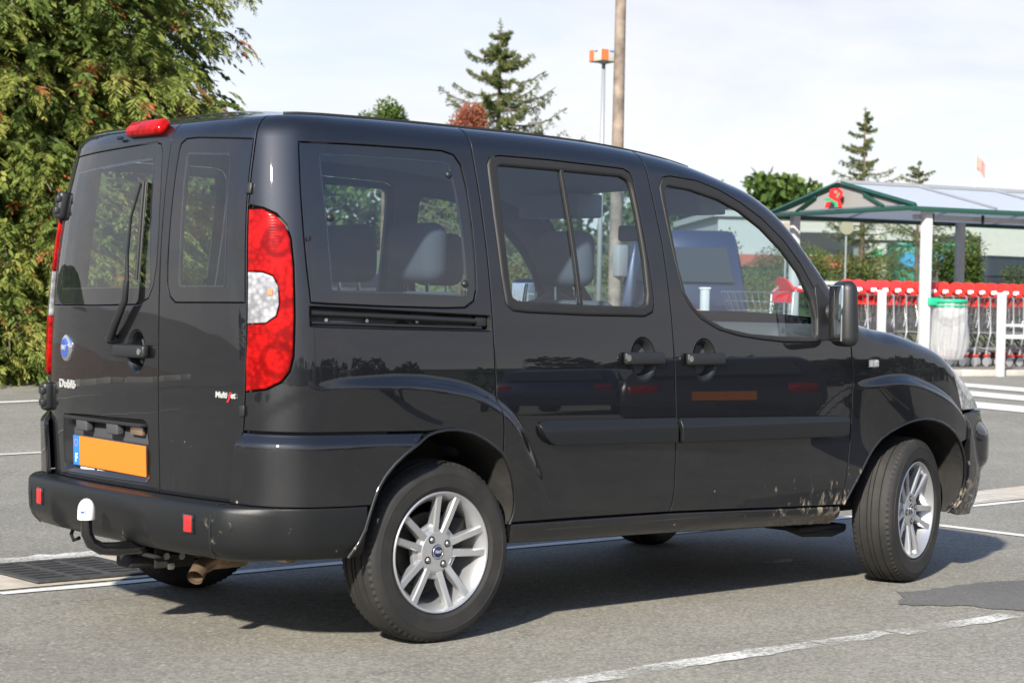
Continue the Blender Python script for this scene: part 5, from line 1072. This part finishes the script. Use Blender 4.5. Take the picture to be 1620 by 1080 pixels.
car('dark blue grey van parked far beyond the cab window of the dark grey van', 16.95, 14.55, .851, 'car_navy', 4.4, 1.8, 1.86, 'van', True)
car('black hatchback seen through the right end of the shelter', 34.3, 20.2, -.55, 'car_black', plate=False)
car('silver hatchback on the far side of the lane, seen through the cabin', 12.2, 17.2, .1, 'car_silver')
# reflected in the van's flank and tail
car('black hatchback behind the camera reflected in the front door', 8.45, -7.2, -.70, 'car_black'); car('silver hatchback behind the camera reflected in the sliding door', 5.2, -13.5, -.9, 'car_grey', plate=False); car('white van behind the camera reflected in the rear quarter', 0.6, -17.5, -1.2, 'car_white', 4.4, 1.8, 1.8, 'van')
car('navy hatchback in the row behind the camera', 13.0, -14.0, -.6, 'car_navy', plate=False); car('silver hatchback at the far left behind the camera', -15.0, 1.5, 0, 'car_silver'); car('navy hatchback beside the silver one behind the camera', -15.5, -3.5, 0, 'car_navy')
def twin_lamp(x, y, h_, label):
    t = thing('twin_lamp_post', label, 'street lamp', (x, y, 0)); MB().cyl((0, 0, 0), (0, 0, h_), .09, 10, .05).build('shaft', 'grey_metal', t, True)
    for s in (-1, 1): MB().tube([(0, 0, h_-.05), (s*.35, 0, h_+.05)], .03, 6).rbox((s*.65, 0, h_+.07), (.65, .28, .12), .04, 2).build('lantern', 'grey_metal', t, True, 40)
twin_lamp(1.5, -16.0, 7.5, 'double headed lamp post across the lane behind the camera'); twin_lamp(-21, 4.0, 8, 'double headed lamp post behind the van tail, out of the picture')

# ------------------------------------------------------------------ trolley shelter
def shelter():
    rz = math.atan2(AX.y, AX.x); t = thing('trolley_shelter', 'white posted trolley shelter with green framed glazed gable roof', 'shelter', (C0.x, C0.y, PZ), rz)
    Wd, Ln, E_, Rg = 3.05, 9.4, 2.05, 2.44          # local x along the shelter, y away from the near side
    for x in (.32, 3.3, 6.3, 9.1):
        for y in (.02, Wd-.02): MB().rbox((x, y, E_/2), (.115, .115, E_), .012, 2).build('post', 'white_paint_metal', t, True, 40)
    # roof panes with glazing bars
    nb = 7
    for s in (0, 1):
        y0, y1 = (-.12, Wd/2) if s == 0 else (Wd+.12, Wd/2); z0, z1 = E_+.03, Rg
        for k in range(nb):
            a, b = Ln*k/nb+.02, Ln*(k+1)/nb-.02; MB().add([(a, y0, z0), (b, y0, z0), (b, y1, z1), (a, y1, z1), (a, y0, z0-.02), (b, y0, z0-.02), (b, y1, z1-.02), (a, y1, z1-.02)], [(0, 1, 2, 3), (7, 6, 5, 4), (0, 4, 5, 1), (1, 5, 6, 2), (2, 6, 7, 3), (3, 7, 4, 0)]).build('roof_pane', 'roof_sheet', t)
        for k in range(nb+1): a = Ln*k/nb; MB().tube([(a, y0, z0+.01), (a, y1, z1+.01)], .022, 4).build('glazing_bar', 'grey_metal' if 0 < k < nb else 'green_paint', t)
        MB().rbox((Ln/2, y0, E_-.01), (Ln+.06, .05, .065), .01, 2).build('gutter', 'green_paint', t, True, 40)
    MB().rbox((Ln/2, Wd/2, Rg+.02), (Ln+.06, .09, .05), .01, 2).build('ridge', 'grey_metal', t)
    for x in (0, Ln):
        MB().rbox((x, Wd/2, E_-.0), (.05, Wd+.30, .06), .01, 2).build('tie_beam', 'green_paint', t, True, 40)
        for s in (0, 1):
            y0 = -.15 if s == 0 else Wd+.15
            MB().tube([(x, y0, E_+.03), (x, Wd/2, Rg)], .036, 4).build('gable_rafter', 'green_paint', t); MB().tube([(x, Wd/2+(-.55 if s == 0 else .55), Rg-.17), (x, Wd/2+(-1.0 if s == 0 else 1.0), E_+.04)], .026, 4).build('gable_strut', 'green_paint', t)
        MB().prism([(-.05, E_+.05), (Wd+.05, E_+.05), (Wd/2, Rg-.03)], (x+(.03 if x == 0 else -.03), 0, 0), (0, 1, 0), (0, 0, 1), (.012, 0, 0)).build('gable_pane', 'gable_sheet', t)
    # emblem on the gable: red letter form with a green bird-like sweep
    def em(pts, m, d, par, nm): return MB().prism([((x-347)*.0034, (250-y)*.00190) for x, y in pts], (-.075-d, Wd/2+.02, E_+.055), (0, -1, 0), (0, 0, 1), (.015, 0, 0)).build(nm, m, par)
    lg = em([(322, 118), (350, 112), (380, 116), (404, 140), (402, 176), (386, 200), (406, 250), (380, 250), (364, 206), (345, 196), (312, 182), (316, 150)], 'logo_red', 0, t, 'emblem')
    em([(302, 206), (328, 208), (312, 250), (286, 250)], 'logo_red', .001, lg, 'emblem_piece'); em([(286, 182), (320, 178), (352, 200), (376, 214), (376, 250), (358, 250), (356, 224), (330, 206), (292, 200)], 'logo_green', .004, lg, 'emblem_piece')
    em([(352, 128), (372, 132), (370, 150), (354, 148)], 'gable_sheet', .004, lg, 'emblem_piece'); em([(366, 172), (384, 148), (392, 154), (376, 184)], 'logo_green', .005, lg, 'emblem_piece')
    # glazed back and left end, hangers under the eaves
    for k in range(6):
        a = .32+k*1.47; MB().box((a+.72, Wd-.06, 1.22), (1.40, .012, 1.60)).build('back_pane', 'shelter_glass', t)
        MB().box((a+.72, Wd-.06, .40), (1.44, .03, .04)).build('pane_rail', 'white_paint_metal', t)
    for k in range(11): MB().cyl((.4+k*.82, .0, E_-.16), (.4+k*.82, 0, E_-.05), .02, 6).build('hanger', 'seal_black', t)
    MB().rbox((Ln/2, .12, E_-.10), (Ln-.4, .10, .06), .01, 2).build('light_strip', 'grey_metal', t)
    # guard rails
    for z_, w_ in ((.56, .035), (.41, .055)):
        MB().box((5.5, -.10, z_), (8.0, .04, w_)).build('guard_rail', 'white_paint_metal', t)
    MB().box((5.0, Wd-.2, 1.10), (9.0, .04, .05)).build('guard_rail', 'white_paint_metal', t)
mat('roof_sheet', (.60, .64, .70), .4); _t = MATS['roof_sheet'].node_tree; _a = nn(_t, 'BsdfTranslucent', Color=(.75, .80, .86, 1)); _b = nn(_t, 'MixShader'); _b.inputs[0].default_value = .45; _t.links.new(_t.nodes['Principled BSDF'].outputs[0], _b.inputs[1]); _t.links.new(_a.outputs[0], _b.inputs[2]); _t.links.new(_b.outputs[0], _t.nodes['Material Output'].inputs['Surface']); mat('gable_sheet', (.26, .26, .25), .5); shelter()
# ------------------------------------------------------------------ shopping trolleys, nested in rows
def make_trolley():
    t = thing('shopping_trolley', 'x', 'trolley', (0, 0, 0), 0, 'nested shopping trolleys under the shelter')
    def ring(z_, x0, x1, w0, w1): return [(x0, -w0, z_), (x1, -w1, z_), (x1, w1, z_), (x0, w0, z_)]
    b = MB()
    for k in range(5):
        f_ = k/4; b.tube(ring(.46+f_*.46-.0, .04-.0*f_, .62+.20*f_, .20+.05*f_, .15+.05*f_), .004 if 0 < k < 4 else .007, 4, closed=True)
    for s in (-1, 1):
        for k in range(9):
            q = k/8; b.tube([(.04+.58*q, s*(.20-.05*q), .46), (.04+.78*q, s*(.25-.05*q), .92)], .0032, 3, cap=False)
    for k in range(6): q = -1+2*k/5; b.tube([(.62, q*.15, .46), (.82, q*.20, .92)], .0032, 3, cap=False); b.tube([(.04, q*.20, .47), (.62, q*.15, .47)], .0032, 3, cap=False)
    b.build('basket', 'wire_steel', t)
    f_ = MB()
    for s in (-1, 1): f_.tube([(-.10, s*.25, 1.0), (.02, s*.25, .92), (.05, s*.24, .45), (.0, s*.24, .26), (.12, s*.23, .24), (.66, s*.16, .20), (.70, s*.16, .13)], .013, 6); f_.tube([(.0, s*.24, .26), (-.02, s*.24, .13)], .013, 6); f_.tube([(.05, s*.24, .45), (.35, s*.2, .44), (.62, s*.16, .21)], .011, 6)
    f_.tube([(.66, -.16, .20), (.66, .16, .20)], .012, 6); f_.build('frame', 'grey_metal', t, True, 60)
    MB().rbox((-.11, 0, .985), (.032, .54, .032), .013, 3).build('handle', 'trolley_red', t, True, 50)
    MB().prism([(-.15, -.03), (.15, -.03), (.155, .05), (.135, .11), (.08, .145), (.0, .155), (-.08, .145), (-.135, .11), (-.155, .05)], (-.07, 0, .965), (0, 1, 0), (.7, 0, 1), (.035, 0, .0)).build('child_seat_flap', 'trolley_red', t)
    for s in (-1, 1):
        MB().rbox((-.07, s*.262, .955), (.10, .022, .05), .01, 2).build('corner_guard', 'trolley_red', t, True, 40); MB().rbox((-.10, s*.235, .985), (.055, .07, .055), .012, 2).build('handle_clip', 'white_plastic', t)
    MB().rbox((.03, 0, .865), (.02, .42, .15), .008, 2).build('seat_panel', 'trolley_red', t, True, 40)
    MB().rbox((.0, -.20, .80), (.05, .03, .03), .008, 2).build('coin_lock', 'trolley_red', t); MB().tube([(.0, -.23, .80), (.02, -.25, .62), (-.01, -.25, .52), (.02, -.24, .60)], .005, 4).build('lock_chain', 'chrome', t)
    for (x, y) in ((-.02, .24), (-.02, -.24), (.70, .16), (.70, -.16)):
        wl = MB().lathe([(.0, -.012), (.045, -.014), (.062, -.012), (.062, .012), (.045, .014), (0, .012)], 16, 'y', (x, y, .062)).build('castor', 'grey_metal', t, True, 40); MB().tube([(x+.0625*math.cos(a), y, .062+.0625*math.sin(a)) for a in np.linspace(0, 2*PI, 16, endpoint=False)], .008, 5, closed=True).build('castor_tyre', 'rubber', wl)
        MB().rbox((x, y, .145), (.05, .035, .025), .006, 2).build('castor_cap', 'trolley_red', wl)
    return t
TR = make_trolley(); rz = math.atan2(AX.y, AX.x); first = True
rt_ = random.Random(2)
for row, (yb, n, x0) in enumerate(((.50, 26, -.62), (1.55, 18, .2))):
    for k in range(n):
        o = TR if first else copy_tree(TR); first = False
        q = C0+AX*(x0+k*.198+rt_.uniform(-.015, .015))+BX*(yb+rt_.uniform(-.02, .02)); o.location = (q.x, q.y, PZ); o.rotation_euler = (0, 0, rz+rt_.uniform(-.02, .02)); o['label'] = f'red handled wire trolley, {ORD[k]} from the left in the {"near" if row == 0 else "back"} nested row'
q = C0-AX*1.55+BX*.5; o = copy_tree(TR); o.location = (q.x, q.y, PZ); o.rotation_euler = (0, 0, rz+PI); o['label'] = 'red handled wire trolley standing apart at the left, seen through the cab window'
def red_panel():
    q = C0+AX*-.72+BX*.5; t = thing('sign_panel', 'plain red panel closing the left end of the trolley row', 'panel', (q.x, q.y, PZ), rz); MB().rbox((0, 0, .55), (.03, .62, .62), .01, 2).build('board', 'trolley_red', t, True, 40)
    for s in (-1, 1): MB().cyl((0, s*.26, 0), (0, s*.26, .30), .02, 8).build('leg', 'grey_metal', t)
red_panel()
for k, (x, y, lab) in enumerate(((16.42, 8.33, 'white square bollard at the right, in front of the trolley wheels'), (15.6, 9.55, 'white square bollard just right of the door mirror'), (13.3, 10.45, 'white square bollard seen through the cab window'))):
    t = thing('bollard', lab, 'bollard', (x, y, gh(x, y)-.02), rz, 'white bollards before the shelter'); MB().rbox((0, 0, .52), (.088, .088, 1.04), .012, 2).build('post', 'white_paint_metal', t, True, 40); MB().rbox((0, 0, 1.045), (.11, .11, .02), .006, 2).build('cap', 'white_plastic', t, True, 40)
def bag():
    q = C0+AX*.66-BX*.06; t = thing('bin_bag_holder', 'green ring with hanging clear plastic bin bag on the near shelter post', 'bin', (q.x, q.y, PZ), rz)
    MB().tube([(.21*math.cos(a), .21*math.sin(a), .86) for a in np.linspace(0, 2*PI, 28, endpoint=False)], .028, 8, closed=True).tube([(.215*math.cos(a), .215*math.sin(a), .80) for a in np.linspace(0, 2*PI, 28, endpoint=False)], .016, 6, closed=True).rbox((-.26, 0, .85), (.16, .06, .10), .01, 2).build('ring', 'bright_green', t, True, 50)
    V_ = []; n = 56; zs = np.linspace(.86, .10, 14); r_ = random.Random(3)
    for i, z_ in enumerate(zs):
        for k in range(n):
            a = 2*PI*k/n; f_ = i/13; rr = .205+.03*math.sin(f_*3)+(.012+.022*f_)*math.sin(k*1.7+3*math.sin(f_*2.2))+.012*math.sin(k*.55+f_*7); rr *= 1-.25*max(0, f_-.8)/.2; V_.append((rr*math.cos(a), rr*math.sin(a), z_))
    F_ = [(i*n+k, i*n+(k+1) % n, (i+1)*n+(k+1) % n, (i+1)*n+k) for i in range(13) for k in range(n)]+[tuple(range(13*n, 14*n))]; mesh_obj('bag', V_, F_, 'bag_plastic', t, True)
def bag_mat():
    m = bpy.data.materials.new('bag_plastic'); m.use_nodes = True; tt = m.node_tree; tt.nodes.clear(); L = tt.links.new; o = nn(tt, 'OutputMaterial'); a = nn(tt, 'BsdfTransparent', Color=(.93, .94, .95, 1)); b = nn(tt, 'BsdfPrincipled', Roughness=.15); b.inputs['Base Color'].default_value = (.85, .85, .86, 1); d = nn(tt, 'BsdfTranslucent', Color=(.95, .95, .95, 1)); x = nn(tt, 'MixShader'); x.inputs[0].default_value = .4; y = nn(tt, 'MixShader'); y.inputs[0].default_value = .36
    L(b.outputs[0], x.inputs[1]); L(d.outputs[0], x.inputs[2]); L(a.outputs[0], y.inputs[1]); L(x.outputs[0], y.inputs[2]); L(y.outputs[0], o.inputs['Surface']); MATS['bag_plastic'] = m
bag_mat(); bag()
